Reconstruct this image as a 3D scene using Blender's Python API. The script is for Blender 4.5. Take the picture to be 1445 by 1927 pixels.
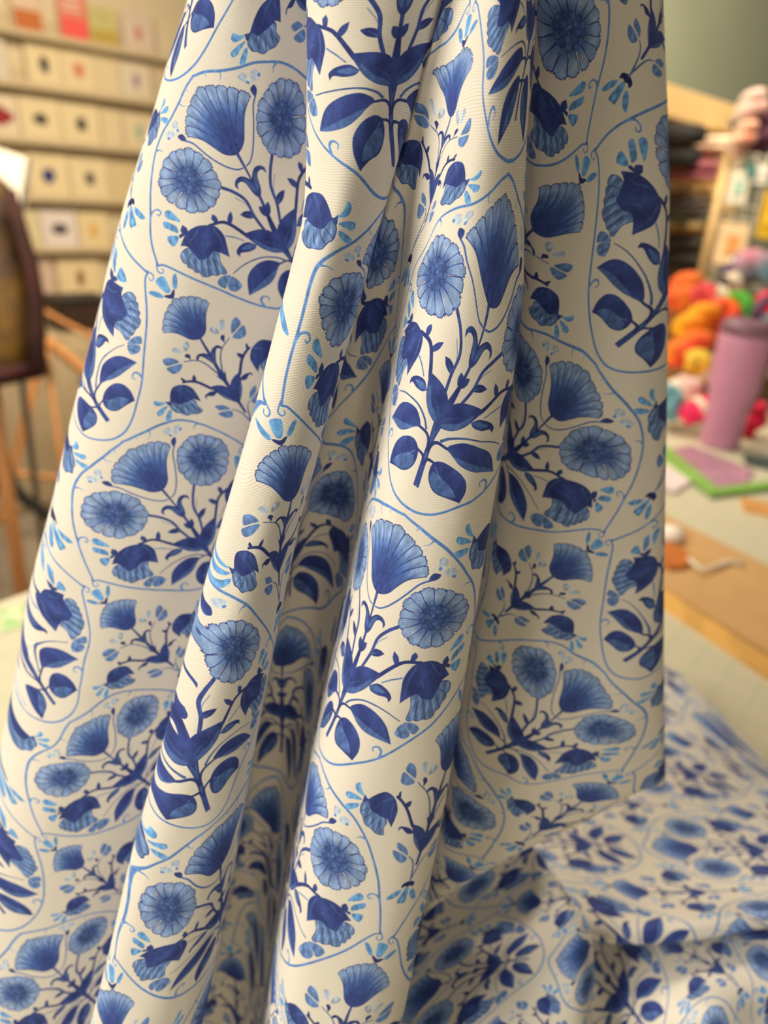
import bpy, bmesh, math, random
import numpy as np
from mathutils import Vector, Matrix

# ------------------------------------------------------------------ clear
for o in list(bpy.data.objects):
    bpy.data.objects.remove(o)
SC = bpy.context.scene
COL = SC.collection

# ------------------------------------------------------------------ camera
IMG_W, IMG_H, FPX = 1445.0, 1927.0, 1390.0
PITCH, ROLL = math.radians(23.5), math.radians(4.2)
CAM = np.array([0.0, 0.0, 1.26])
_r0 = np.array([1.0, 0, 0])
_u0 = np.array([0, math.sin(PITCH), math.cos(PITCH)])
FWD = np.array([0, math.cos(PITCH), -math.sin(PITCH)])
RGT = math.cos(ROLL) * _r0 + math.sin(ROLL) * _u0
UPV = math.cos(ROLL) * _u0 - math.sin(ROLL) * _r0

def ray(px, py):
    return FWD + (px - IMG_W / 2) / FPX * RGT + (IMG_H / 2 - py) / FPX * UPV

def at(px, py, z):
    """world point seen at pixel (px, py) at depth z"""
    return Vector(CAM + z * ray(px, py))

def at_h(px, py, h):
    """world point seen at pixel on the horizontal plane of height h"""
    d = ray(px, py)
    return Vector(CAM + d * ((h - CAM[2]) / d[2]))

def project(P):
    d = np.asarray(P, float) - CAM
    z = d @ FWD
    return np.stack([IMG_W / 2 + FPX * (d @ RGT) / z, IMG_H / 2 - FPX * (d @ UPV) / z], -1)

cam_data = bpy.data.cameras.new('camera')
cam = bpy.data.objects.new('camera', cam_data)
COL.objects.link(cam)
cam_data.sensor_fit = 'VERTICAL'
cam_data.sensor_height = 36.0
cam_data.lens = FPX * 36.0 / IMG_H
cam_data.clip_start = 0.01
cam.matrix_world = Matrix(((RGT[0], UPV[0], -FWD[0], CAM[0]),
                           (RGT[1], UPV[1], -FWD[1], CAM[1]),
                           (RGT[2], UPV[2], -FWD[2], CAM[2]),
                           (0, 0, 0, 1)))
cam_data.dof.use_dof = True
cam_data.dof.focus_distance = 0.166
cam_data.dof.aperture_fstop = 9.5
SC.camera = cam

# ------------------------------------------------------------------ world, lights, exposure
w = bpy.data.worlds.new('world'); SC.world = w
w.use_nodes = True
w.node_tree.nodes['Background'].inputs[0].default_value = (1.0, 0.92, 0.82, 1)
w.node_tree.nodes['Background'].inputs[1].default_value = 0.13

def area_light(name, loc, target, size, size_y, power, color):
    l = bpy.data.lights.new(name, 'AREA')
    l.shape = 'RECTANGLE'; l.size = size; l.size_y = size_y
    l.energy = power; l.color = color
    o = bpy.data.objects.new(name, l); COL.objects.link(o)
    o.location = loc
    o.rotation_euler = (Vector(target) - Vector(loc)).to_track_quat('-Z', 'Y').to_euler()
    return o
CEIL = 2.75
area_light('overhead_light', (-1.10, -0.55, 1.98), (0.0, 0.18, 1.12), 0.8, 0.5, 33, (1.0, 0.91, 0.75))  # unseen key lamp, set well below the ceiling to light the folds evenly
area_light('overhead_light', (-0.55, 1.75, CEIL - .1), (-0.9, 2.3, 0.6), 1.2, 0.6, 74, (1.0, 0.84, 0.62))
area_light('overhead_light', (1.25, 2.1, CEIL - .1), (1.6, 3.2, 1.5), 1.2, 0.6, 58, (1.0, 0.86, 0.66))

vs = SC.view_settings
vs.view_transform = 'Standard'; vs.look = 'None'
vs.exposure = 0.02; vs.gamma = 1.0; vs.use_curve_mapping = False

# ------------------------------------------------------------------ the print of the cloth, drawn into a tile
W, H = 516.0, 506.0          # one repeat, mirror symmetric about x = 0 and x = W/2
Y0 = -63.0                   # lowest y of the tile
S = 4.0                      # pixels per unit
NX, NY = int(W / 2 * S), int(H * S)
rng = np.random.default_rng(7)

def rgb(r, g, b):
    return np.array([r, g, b], np.float32) / 255.0
CLOTH = rgb(236, 230, 220)
NAVY = rgb(51, 65, 134); NAVY2 = rgb(62, 82, 156); DEEP = rgb(36, 45, 104)
MID = rgb(80, 114, 190); LITE = rgb(150, 180, 230); PALE = rgb(172, 195, 232)
SKY = rgb(98, 160, 232); VINE = rgb(106, 154, 226); DUSK = rgb(98, 136, 204); LINE = rgb(48, 61, 138)

def noise(n):
    g = rng.random((n, n)).astype(np.float32)
    g = np.pad(g, ((0, 1), (0, 1)), mode='wrap')
    yi = np.linspace(0, n, NY, endpoint=False); xi = np.linspace(0, n, NX, endpoint=False)
    y0 = yi.astype(int); x0 = xi.astype(int)
    fy = (yi - y0)[:, None]; fx = (xi - x0)[None, :]
    fy = fy * fy * (3 - 2 * fy); fx = fx * fx * (3 - 2 * fx)
    a = g[y0][:, x0]; b = g[y0][:, x0 + 1]; c = g[y0 + 1][:, x0]; d = g[y0 + 1][:, x0 + 1]
    return (a * (1 - fx) + b * fx) * (1 - fy) + (c * (1 - fx) + d * fx) * fy
NZ = 0.5 * noise(40) + 0.3 * noise(90) + 0.2 * noise(220)
NZ = ((NZ - NZ.mean()) / NZ.std()).astype(np.float32)

tile = np.ones((NY, NX, 3), np.float32) * CLOTH

def cr(pts, closed=False, n=8, sharp=()):
    """Catmull-Rom through pts; vertices listed in sharp stay corners"""
    P = [np.asarray(p, float) for p in pts]; N = len(P); out = []
    for i in range(N if closed else N - 1):
        p1, p2 = P[i], P[(i + 1) % N]
        p0 = P[i - 1] if (i > 0 or closed) else 2 * p1 - p2
        p3 = P[(i + 2) % N] if (i + 2 < N or closed) else 2 * p2 - p1
        if i in sharp: p0 = 2 * p1 - p2
        if (i + 1) % N in sharp: p3 = 2 * p2 - p1
        for k in range(n):
            t = k / n
            out.append(0.5 * ((2 * p1) + (-p0 + p2) * t + (2 * p0 - 5 * p1 + 4 * p2 - p3) * t * t + (-p0 + 3 * p1 - 3 * p2 + p3) * t ** 3))
    if not closed: out.append(P[-1])
    return np.array(out)

def _paint(x0, x1, y0, y1, covfn, color, alpha, grain):
    for k in (-1, 0, 1):
        a0, a1 = y0 + k * H, y1 + k * H
        ix0, ix1 = max(0, int(x0 * S) - 2), min(NX, int(x1 * S) + 3)
        iy0, iy1 = max(0, int((a0 - Y0) * S) - 2), min(NY, int((a1 - Y0) * S) + 3)
        if ix0 >= ix1 or iy0 >= iy1: continue
        X = ((np.arange(ix0, ix1) + .5) / S)[None, :].astype(np.float32)
        Y = ((np.arange(iy0, iy1) + .5) / S + Y0 - k * H)[:, None].astype(np.float32)
        X, Y = np.broadcast_arrays(X, Y)
        cov = np.clip(covfn(X, Y), 0, 1) * alpha
        c = color(X, Y) if callable(color) else np.broadcast_to(color, X.shape + (3,))
        nz = NZ[iy0:iy1, ix0:ix1]
        c = np.clip(c * (1 + grain * nz[..., None]), 0, 1)
        a = cov[..., None]
        tile[iy0:iy1, ix0:ix1] = tile[iy0:iy1, ix0:ix1] * (1 - a) + c * a

def poly(pts, color, alpha=1.0, soft=1.0, grain=.05):
    pts = np.asarray(pts, np.float32)
    def cov(X, Y):
        inside = np.zeros(X.shape, bool); d2 = np.full(X.shape, 1e9, np.float32)
        n = len(pts)
        for i in range(n):
            ax, ay = pts[i]; bx, by = pts[(i + 1) % n]
            ex, ey = bx - ax, by - ay
            L = ex * ex + ey * ey + 1e-9
            t = np.clip(((X - ax) * ex + (Y - ay) * ey) / L, 0, 1)
            d2 = np.minimum(d2, (X - ax - t * ex) ** 2 + (Y - ay - t * ey) ** 2)
            if ay != by:
                inside ^= ((ay > Y) != (by > Y)) & (X < (Y - ay) * ex / ey + ax)
        d = np.sqrt(d2)
        return .5 + np.where(inside, d, -d) * S / soft
    _paint(pts[:, 0].min(), pts[:, 0].max(), pts[:, 1].min(), pts[:, 1].max(), cov, color, alpha, grain)

def stroke(pts, w0, w1=None, color=LINE, alpha=1.0, soft=1.0, grain=.05, wm=None, n=6, raw=False):
    P = np.asarray(pts, np.float32) if raw else cr(pts, n=n).astype(np.float32)
    w1 = w0 if w1 is None else w1
    tt = np.linspace(0, 1, len(P))
    r = (w0 + (w1 - w0) * tt) / 2
    if wm is not None: r = r + (wm - (w0 + w1) / 2) / 2 * np.sin(np.pi * tt)
    m = r.max() + 1
    def cov(X, Y):
        best = np.full(X.shape, -1e9, np.float32)
        for i in range(len(P) - 1):
            ax, ay = P[i]; ex, ey = P[i + 1] - P[i]
            L = ex * ex + ey * ey + 1e-9
            t = np.clip(((X - ax) * ex + (Y - ay) * ey) / L, 0, 1)
            d = np.sqrt((X - ax - t * ex) ** 2 + (Y - ay - t * ey) ** 2)
            best = np.maximum(best, r[i] + (r[i + 1] - r[i]) * t - d)
        return .5 + best * S / soft
    _paint(P[:, 0].min() - m, P[:, 0].max() + m, P[:, 1].min() - m, P[:, 1].max() + m, cov, color, alpha, grain)

def mix(a, b, t):
    t = np.clip(t, 0, 1)[..., None]
    return a * (1 - t) + b * t

# frames of the drawing: c1/c2 the medallion (right half), m6 the small bouquet (left half), both in repeat units
def _c2(px, py):
    dx, dy = px - 613.0, py - 1382.0
    return (0.943 * dx + 0.332 * dy, 0.332 * dx - 0.943 * dy)
def c1(*pts): return [_c2(600 + x / 4.5156, 940 + y / 4.5156) for x, y in pts]
def c2(*pts): return [_c2(600 + x / 4.5156, 1180 + y / 4.5156) for x, y in pts]
def c3(*pts):
    out = []
    for x, y in pts:
        dx, dy = (x - 185) / 4.817, (y - 30) / 4.817
        out.append(_c2(790.5 + 1.086 * dx - .211 * dy, 1248.7 + .211 * dx + 1.086 * dy))
    return out
def m6(*pts):
    out = []
    for x, y in pts:
        dx, dy = x - 545.0, y - 880.0
        L, D = -(.861 * dx - .509 * dy) / 4.98, (.513 * dx + .858 * dy) / 4.98
        k = min(max(L / 50, 0), 1)
        out.append((258 - (L - .13 * D * k), 8 - (D + .1 * max(L, 0))))
    return out

def fan(bx, by, sc):
    N = 9; A = math.radians(51)
    def R(th):
        u = abs(th) / A
        return (136 - 31 * u ** .85) * sc
    rim = []; K = 12
    for i in range(N):
        for k in range(K + (i == N - 1)):
            f = k / K
            th = -A + 2 * A * (i + f) / N
            r = R(th) - sc * (5.5 * abs(2 * f - 1) ** 6 + 1.6 * abs(math.sin(f * math.pi * 3.0 + i)) )
            rim.append((bx + r * math.sin(th), by + r * math.cos(th)))
    side = cr([(82, 64), (68, 58), (52, 47), (40, 32), (27, 13), (14, 4), (0, 0)], n=5) * sc
    sr = [(bx + x, by + y) for x, y in side][1:]
    sl = [(bx - x, by + y) for x, y in side[::-1]][1:-1]
    out = np.array(rim + sr + sl)
    def color(X, Y):
        dx, dy = (X - bx) / sc, (Y - by) / sc
        th = np.arctan2(dx, np.maximum(dy, 1e-3)); rr = np.hypot(dx, dy)
        Rm = 136 - 31 * np.clip(np.abs(th) / A, 0, 1.2) ** .85
        q = rr / Rm
        f = ((th + A) / (2 * A) * N) % 1
        st = np.sin(th * 60) * .5 + np.sin(th * 37 + rr * .08) * .5
        c = mix(NAVY2 * .98, MID * .97, (q - .22 + .06 * st) / .38)
        c = mix(c, LITE, (q - .60 + .05 * st + .05 * np.cos(f * 6.28)) / .28)
        return mix(c, rgb(120, 150, 198), np.clip((q - .9) / .1, 0, 1) * .35)
    poly(out, color, grain=.05)
    for i in range(N + 1):                       # petal edges and veins
        th = -A + 2 * A * i / N
        if 0 < i < N:
            pts = [(bx + q * R(th) * math.sin(th * (.62 + .38 * q)), by + q * R(th) * math.cos(th * (.62 + .38 * q))) for q in np.linspace(.25, .955, 8)]
            stroke(pts, .9 * sc + .3, 1.5 * sc + .5, LINE, .9)
        if i < N:
            for ff in (.35, .7):
                t2 = -A + 2 * A * (i + ff) / N
                pts = [(bx + q * R(t2) * math.sin(t2 * (.62 + .38 * q)), by + q * R(t2) * math.cos(t2 * (.62 + .38 * q))) for q in np.linspace(.12, .62, 5)]
                stroke(pts, 1.6 * sc, .4 * sc, NAVY, .55)
                pts = [(bx + 2 * sc + q * R(t2) * math.sin(t2 * (.62 + .38 * q)), by + q * R(t2) * math.cos(t2 * (.62 + .38 * q))) for q in np.linspace(.15, .5, 5)]
                stroke(pts, .8 * sc, .4 * sc, MID, .5)
    stroke(np.vstack([out, out[:1]]), 1.1 * sc + .6, None, LINE, .92, raw=True)

def daisy(cx, cy, R, seed):
    rg = np.random.default_rng(seed); n = 17
    ang = np.cumsum(rg.uniform(.82, 1.2, n)); ang = ang / ang[-1] * 2 * math.pi
    for j, a in enumerate(ang):
        wd = 2 * math.pi / n * rg.uniform(.98, 1.16)
        rl = R * rg.uniform(.93, 1.03)
        P = []
        for q, ww in ((.34, .8), (.5, .84), (.7, .95), (.86, 1.0), (.95, .82)):
            P.append((q * rl, -ww * wd / 2))
        for e in np.linspace(-.6, .6, 5):
            P.append((rl * (1.0 - .10 * abs(e) - (.035 if abs(e) < .1 or abs(abs(e) - .6) < .1 else 0)), e * wd * .62))
        for q, ww in ((.95, .82), (.86, 1.0), (.7, .95), (.5, .84), (.34, .8)):
            P.append((q * rl, ww * wd / 2))
        pts = [(cx + r * math.cos(a + t), cy + r * math.sin(a + t)) for r, t in P]
        sh = rg.uniform(-.05, .22); hi = rg.random() < .4
        def color(X, Y, a=a, sh=sh, hi=hi):
            q = np.hypot(X - cx, Y - cy) / R
            th = np.arctan2(Y - cy, X - cx) - a
            c = mix(rgb(86, 118, 178), LITE, (q - .42) / .35 - sh)
            c = mix(c, rgb(206, 216, 230), (.5 if hi else .18) * np.clip(1 - np.abs(q - .66) * 4, 0, 1))
            return mix(c, MID, .3 * np.clip((q - .88) / .1, 0, 1) + .22 * np.sin(th * 44) ** 2)
        poly(pts, color, grain=.05)
        stroke(np.array(pts + pts[:1]), 1.5, None, LINE, .85, raw=True)
    cc = [(cx + R * .41 * (1 + .05 * math.sin(9 * t)) * math.cos(t), cy + R * .41 * (1 + .05 * math.sin(9 * t)) * math.sin(t)) for t in np.linspace(0, 2 * math.pi, 40, endpoint=False)]
    poly(cc, rgb(78, 108, 168), grain=.12)
    for ring, m in ((.33, 12), (.2, 7), (.07, 3)):
        for i in range(m):
            t = 2 * math.pi * (i + .3 * ring * 10) / m
            x, y = cx + R * ring * math.cos(t), cy + R * ring * math.sin(t)
            q = R * (.085 if ring > .1 else .06)
            b = [(x + q * math.cos(s), y + q * math.sin(s)) for s in np.linspace(0, 6.283, 11)]
            poly(b[:-1], rgb(84, 114, 172) if i % 2 else rgb(68, 96, 158), grain=.1)
            stroke(np.array(b), 1.3, None, NAVY, .75, raw=True)

def leafcol(c0=NAVY, c1_=NAVY2):
    return lambda X, Y: mix(c0, c1_, .5 + .5 * np.sin(X * .11 + Y * .07))
def leaf(pts, sharp=(), light=None, vein=None, col=None):
    poly(cr(pts, True, sharp=sharp), col if col is not None else leafcol(), grain=.05)
    if light is not None:
        poly(cr(light, True, sharp=(0,)), rgb(86, 119, 184), .82, soft=6, grain=.06)
    if vein is not None:
        stroke(vein, 1.8, .7, rgb(112, 144, 196), .75, soft=2.5)
def petals(*groups, col=SKY, al=.95):
    for g in groups: 
        gx, gy = np.mean(g, axis=0)
        poly(cr(g, True, n=5), lambda X, Y: mix(col * .95, np.clip(col * 1.09, 0, 1), .5 + .5 * np.sin(X * .5 + Y * .3)), al, soft=1.6, grain=.09)

# ---- vines of the frames
arch = [(0, 443), (28, 433), (58, 415), (95, 395), (128.6, 379), (161, 353), (184, 321), (203, 285), (216, 250), (228, 218), (238, 188), (245, 165)]
stroke(arch, 5.5, 4.0, VINE, wm=4.4)
stroke(arch, 2.0, 1.0, rgb(84, 120, 188), .5)
stroke([(244, 170), (249, 163), (252, 155), (247, 149), (242, 151), (243, 156)], 3.4, 1.6, VINE)
low = [(246, 163), (236, 158), (220, 137), (189, 90), (157, 48), (120, 4), (90, -21), (55, -38), (20, -46), (0, -47)]
stroke(low, 3.4, 5.5, VINE); stroke(low, 1.0, 2.0, rgb(84, 120, 188), .5)
stroke([(220, 240), (212, 250), (201, 250), (197, 242), (202, 238), (205, 242)], 4.2, 2.0, VINE)
stroke([(108, -8), (107, 6), (98, 13), (90, 8), (93, 1)], 5.5, 2.0, VINE)
stroke([(58, 415), (54, 405), (47, 402)], 3, 1, VINE); stroke([(161, 353), (150, 352), (144, 345)], 4, 1, VINE)
stroke([(28, 433), (26, 424)], 2.4, .8, VINE)
# ---- medallion: tendrils behind
stroke(c1((465, 910), (520, 915), (600, 890), (690, 840), (780, 775), (870, 700), (945, 672)), 3.2, 3.6, MID)
stroke(c2((560, 440), (640, 418), (722, 410)), 2.2, 3.0, DUSK)
stroke(c2((236, 612), (300, 585), (400, 583), (500, 620), (600, 685), (690, 770)), 4.2, 2.0, rgb(74, 104, 168))
# main stems
stroke(c2((225, 500), (165, 620), (125, 740), (68, 915)), 8.5, 4.0, NAVY2, n=5)
stroke(c1((490, 780), (410, 985), (350, 1165)), 5.8, 6.8, NAVY2)
stroke([(0, 200), (0, 140), (1, 92)], 6.2, 9, NAVY2)
stroke([(0, 190), (0, 120)], 2.0, 3.4, MID, .55, soft=3)
stroke(c1((700, 1060), (600, 1105), (500, 1180)) + c2((440, 215), (360, 325)), 6.8, 6.0, NAVY2)
stroke(c2((600, 70), (500, 130), (440, 215)), 1.8, 1.8, MID, .6, soft=3)
stroke(c1((480, 810), (410, 985), (360, 1140)), 1.2, 1.8, rgb(86, 120, 184), .6, soft=3)
stroke(c2((215, 520), (160, 630), (120, 750)), 2.4, 1.0, rgb(86, 120, 184), .6, soft=4)
# curled leaves on the stem of the fan flower
leaf(c1((350, 1165), (385, 1050), (430, 1000), (500, 975), (556, 998), (578, 1050), (552, 1087), (548, 1040), (510, 1020), (470, 1040), (410, 1125)), sharp=(0, 6), light=c1((380, 1110), (420, 1030), (490, 990), (480, 1020), (420, 1090)))
# buds
leaf(c2((318, 218), (330, 168), (352, 142), (387, 145), (374, 186), (345, 214)), sharp=(3,))
leaf(c2((440, 225), (470, 182), (530, 184), (576, 214), (520, 238), (465, 238)), sharp=(3,), vein=c2((450, 222), (520, 205)))
leaf(c2((665, 292), (648, 240), (660, 182), (694, 230), (698, 290)), sharp=(2,))
leaf(c2((785, 290), (800, 232), (830, 208), (845, 250), (815, 288)), sharp=(2,))
# big central leaf, its stem to the bell, the curl below it
stroke(c2((520, 395), (600, 345), (690, 297), (760, 283), (865, 312)), 7.5, 6.0, NAVY)
leaf(c2((450, 465), (530, 448), (605, 495), (638, 560), (612, 602), (598, 560), (530, 540), (470, 508)), sharp=(0, 4), light=c2((455, 472), (520, 465), (590, 520), (520, 515)))
leaf([(0, 90), (0, 127), (14, 142), (36, 149), (66, 149), (53, 128), (42, 112), (27, 99), (13, 93)], sharp=(0, 1, 4),
     light=[(2, 93), (14, 104), (30, 113), (48, 133), (46, 119), (30, 102), (14, 95)])
stroke([(0, 96), (8, 108), (26, 122)], 2.4, .8, rgb(92, 126, 186), .6, soft=4)
leaf([(-3, 88), (3, 88), (7, 120), (2, 190), (-2, 190), (-7, 120)], sharp=(3,))
# lower leaves
stroke(c2((140, 690), (170, 645), (215, 628), (285, 655)), 5.2, 4.0, NAVY)
leaf(c2((272, 652), (310, 625), (400, 617), (500, 680), (578, 800), (606, 988), (500, 932), (400, 862), (340, 775), (312, 705)), sharp=(0, 5),
     light=c2((300, 690), (400, 780), (500, 880), (596, 978), (500, 930), (400, 860), (345, 770)))
stroke(c2((110, 775), (140, 740), (190, 752)), 4.6, 3.6, NAVY)
leaf(c2((180, 752), (250, 742), (318, 815), (352, 930), (337, 1040), (286, 1128), (222, 1032), (160, 940), (144, 835)), sharp=(5,), vein=c2((195, 780), (225, 900)), light=c2((180, 800), (230, 860), (262, 960), (268, 1060), (215, 1010), (165, 930), (150, 840)))
stroke(c2((265, 1060), (255, 960)), 1.2, 2.2, rgb(100, 134, 190), .6, soft=3)
petals(c2((640, 880), (700, 803), (732, 832), (768, 892), (745, 935), (690, 935)), c2((718, 793), (800, 805), (850, 860), (800, 908), (762, 868)), col=DUSK)
# flowers
fan(0, 283.5, 1.0)
daisy(121, 276, 64, 3)
# small bud between fan and daisy
leaf(c1((932, 680), (940, 640), (965, 612), (1012, 625), (1000, 655), (975, 672)), sharp=(0,))
petals(c1((1000, 590), (985, 500), (1010, 480), (1050, 520), (1025, 585)), c1((1030, 610), (1075, 565), (1130, 590), (1125, 640), (1075, 638)), col=PALE, al=.8)
leaf(c1((1090, 640), (1100, 622), (1122, 628), (1112, 646)), col=DUSK)
leaf(c1((992, 588), (990, 565), (1005, 560), (1012, 582)), col=DUSK)
# bell
def bell(T, skirt, calyx, tuft, veins, lights):
    poly(cr(T(*skirt), True, n=5), lambda X, Y: mix(rgb(88, 122, 182), LITE, .35 + .35 * np.sin(X * .45 + Y * .15) + .2 * np.sin(X * .9)), grain=.06)
    for v in veins: stroke(T(*v), 1.3, 1.4, LINE, .85)
    q = cr(T(*skirt), True, n=5); stroke(np.vstack([q, q[:1]]), 1.4, None, LINE, .85, raw=True)
    leaf(T(*calyx[0]), sharp=calyx[1])
    for l in lights: stroke(T(*l), 4.5, 1.2, rgb(86, 118, 180), .55, soft=6)
    leaf(T(*tuft), sharp=(0,))
bell(c2, [(800, 540), (785, 660), (745, 755), (765, 782), (800, 776), (830, 790), (880, 780), (910, 788), (965, 772), (985, 735), (1022, 722), (1040, 690), (1080, 660), (1085, 630), (1112, 615), (1120, 555), (1060, 505), (940, 520)],
     ([(865, 310), (800, 330), (735, 410), (715, 500), (700, 614), (780, 572), (835, 560), (880, 610), (960, 625), (1000, 560), (1045, 495), (1106, 478), (1080, 425), (1040, 358), (960, 312)], (4, 11)),
     [(1082, 298), (1045, 330), (1045, 372), (1100, 412), (1110, 385), (1088, 372), (1098, 345)],
     [[(850, 580), (830, 680), (822, 780)], [(890, 620), (895, 700), (900, 780)], [(940, 630), (960, 700), (975, 765)], [(985, 600), (1010, 660), (1022, 718)], [(1020, 560), (1060, 600), (1080, 640)]],
     [[(830, 350), (770, 440), (730, 580)], [(870, 470), (905, 560)], [(960, 350), (1000, 420), (1050, 460)]])
petals(c2((1102, 272), (1118, 235), (1188, 165), (1228, 180), (1216, 228), (1150, 258)), c2((1118, 338), (1142, 300), (1232, 255), (1238, 302), (1188, 334), (1122, 368)), c2((1114, 402), (1152, 385), (1208, 388), (1206, 428), (1170, 474), (1130, 447)))

# ---- small bouquet (left half; its axis is x = W/2)
stroke(m6((800, 1647), (880, 1650), (960, 1690), (1062, 1775)), 2.0, 3.6, rgb(88, 124, 186))
petals(m6((618, 1612), (700, 1603), (775, 1642), (700, 1662), (645, 1660)), m6((636, 1705), (700, 1678), (785, 1672), (765, 1750), (690, 1755)), col=DUSK)
leaf([(258, -210), (246, -216), (247, -226), (252, -222), (258, -224), (264, -222), (269, -226), (270, -216)], col=DEEP)
petals([(254, -228), (262, -228), (266, -260), (258, -263), (250, -260)], [(246, -230), (236, -240), (228, -258), (238, -256), (248, -240)])
stroke(m6((1062, 1775), (1085, 1800)) + [(258, -212)], 3.4, 3.0, rgb(88, 124, 186))
stroke([(258, 8), (258, -44), (258, -114), (258, -172)], 4.2, 5.0, NAVY2, wm=7)
# sprig with hearts
stroke(m6((770, 1245), (700, 1215), (600, 1140), (500, 1102), (375, 1115)), 3.4, 2.0, rgb(74, 104, 168))
leaf(m6((800, 1260), (730, 1260), (708, 1230), (760, 1215)), sharp=(2,))
petals(m6((168, 1082), (240, 1063), (330, 1112), (260, 1140), (190, 1146)), m6((195, 1178), (270, 1150), (355, 1138), (330, 1210), (258, 1240)), col=DUSK)
leaf(m6((445, 1102), (420, 1080), (385, 1062), (395, 1035), (432, 1040), (442, 1075)), sharp=(0,))
petals(m6((345, 1030), (265, 1000), (285, 960), (330, 965), (360, 1010)), m6((385, 1000), (370, 930), (415, 905), (432, 950), (405, 1005)), col=PALE, al=.8)
# curled leaf pair on stem
leaf(m6((760, 1200), (640, 1110), (545, 1060), (512, 1112), (498, 1075), (525, 1036), (600, 1030), (680, 1085), (745, 1165)), sharp=(0, 3), light=m6((740, 1180), (660, 1110), (590, 1050), (640, 1070), (720, 1150)))
# leaf, stem, buds, bell
stroke(m6((620, 1400), (500, 1340), (420, 1324), (355, 1332)), 6, 5, NAVY)
leaf(m6((372, 1335), (335, 1300), (338, 1278), (370, 1300), (390, 1328)), sharp=(2,))
leaf(m6((450, 1330), (445, 1290), (462, 1250), (482, 1290), (475, 1335)), sharp=(2,))
leaf(m6((680, 1440), (620, 1492), (560, 1492), (555, 1532), (538, 1500), (560, 1465), (620, 1432)), sharp=(0, 3))
leaf(m6((588, 1392), (690, 1360), (800, 1372), (900, 1465), (1000, 1640), (940, 1560), (860, 1537), (745, 1505), (650, 1430)), sharp=(0, 4), light=m6((660, 1430), (780, 1480), (900, 1530), (840, 1535), (745, 1500)))
bell(m6, [(170, 1545), (148, 1600), (165, 1640), (210, 1680), (255, 1690), (320, 1722), (380, 1705), (440, 1702), (492, 1660), (455, 1610), (430, 1540), (300, 1530)],
     ([(345, 1358), (240, 1385), (190, 1450), (165, 1545), (200, 1562), (260, 1590), (330, 1570), (400, 1545), (430, 1530), (496, 1556), (470, 1470), (430, 1395)], (9,)),
     [(100, 1548), (150, 1552), (178, 1540), (165, 1580), (142, 1600)],
     [[(240, 1590), (215, 1640), (205, 1672)], [(290, 1590), (285, 1650), (270, 1695)], [(340, 1575), (350, 1640), (345, 1712)], [(395, 1560), (415, 1630), (430, 1700)]],
     [[(330, 1380), (290, 1450), (280, 1540)], [(380, 1400), (420, 1470), (460, 1530)]])
petals(m6((110, 1560), (40, 1545), (-20, 1520), (-42, 1550), (0, 1580), (60, 1580)), m6((125, 1598), (60, 1605), (-25, 1640), (-15, 1672), (30, 1680), (80, 1640)), m6((148, 1640), (110, 1660), (65, 1730), (85, 1750), (125, 1745), (152, 1690)))
leaf([(258, -70), (251, -76), (246, -66), (252, -84), (258, -96), (264, -84), (270, -66), (265, -76)], sharp=(2,))
fan(258, 8, .70)
# heart and petals above the small fan
leaf([(258, 102), (250, 108), (245, 115), (250, 115), (258, 112), (266, 115), (271, 115), (266, 108)], sharp=(0,))
petals([(253, 118), (263, 118), (268, 142), (258, 147), (248, 142)], [(245, 116), (239, 114), (228, 125), (224, 134), (232, 134), (242, 125)])

# mirrored to the full repeat, stored as a generated image
full = np.concatenate([tile, tile[:, ::-1]], axis=1)
px = np.ones((NY, NX * 2, 4), np.float32); px[..., :3] = np.clip(full, 0, 1)
print_img = bpy.data.images.new('floral_print', NX * 2, NY, alpha=False)
print_img.pixels.foreach_set(px.ravel())
print_img.update(); print_img.pack()

# ------------------------------------------------------------------ helpers: materials
def lin(c):
    c = np.asarray(c, float) / 255.0
    return tuple(np.where(c <= .04045, c / 12.92, ((c + .055) / 1.055) ** 2.4)) + (1.0,)

def mat(name, color, rough=.6, var=.08, scale=40.0, bump=0.0, color2=None, metallic=0.0, kind='noise', alpha=None, spec=.4):
    m = bpy.data.materials.new(name); m.use_nodes = True
    nt = m.node_tree; b = nt.nodes['Principled BSDF']
    b.inputs['Roughness'].default_value = rough
    b.inputs['Metallic'].default_value = metallic
    b.inputs['Specular IOR Level'].default_value = spec
    tc = nt.nodes.new('ShaderNodeTexCoord')
    if kind == 'wave':
        t = nt.nodes.new('ShaderNodeTexWave'); t.inputs['Scale'].default_value = scale
        t.inputs['Distortion'].default_value = 6.0; t.inputs['Detail'].default_value = 3.0
    else:
        t = nt.nodes.new('ShaderNodeTexNoise'); t.inputs['Scale'].default_value = scale; t.inputs['Detail'].default_value = 4.0
    nt.links.new(tc.outputs['Object'], t.inputs['Vector'])
    r = nt.nodes.new('ShaderNodeValToRGB')
    c = lin(color)
    if color2 is None:
        lo = tuple(max(0, x * (1 - var)) for x in c[:3]) + (1,); hi = tuple(min(1, x * (1 + var)) for x in c[:3]) + (1,)
    else:
        lo, hi = c, lin(color2)
    r.color_ramp.elements[0].color = lo; r.color_ramp.elements[1].color = hi
    r.color_ramp.elements[0].position = .35; r.color_ramp.elements[1].position = .65
    nt.links.new(t.outputs[0], r.inputs[0]); nt.links.new(r.outputs[0], b.inputs['Base Color'])
    if bump:
        bp = nt.nodes.new('ShaderNodeBump'); bp.inputs['Strength'].default_value = bump; bp.inputs['Distance'].default_value = .01
        nt.links.new(t.outputs[0], bp.inputs['Height']); nt.links.new(bp.outputs[0], b.inputs['Normal'])
    if alpha is not None: b.inputs['Alpha'].default_value = alpha
    return m

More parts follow.
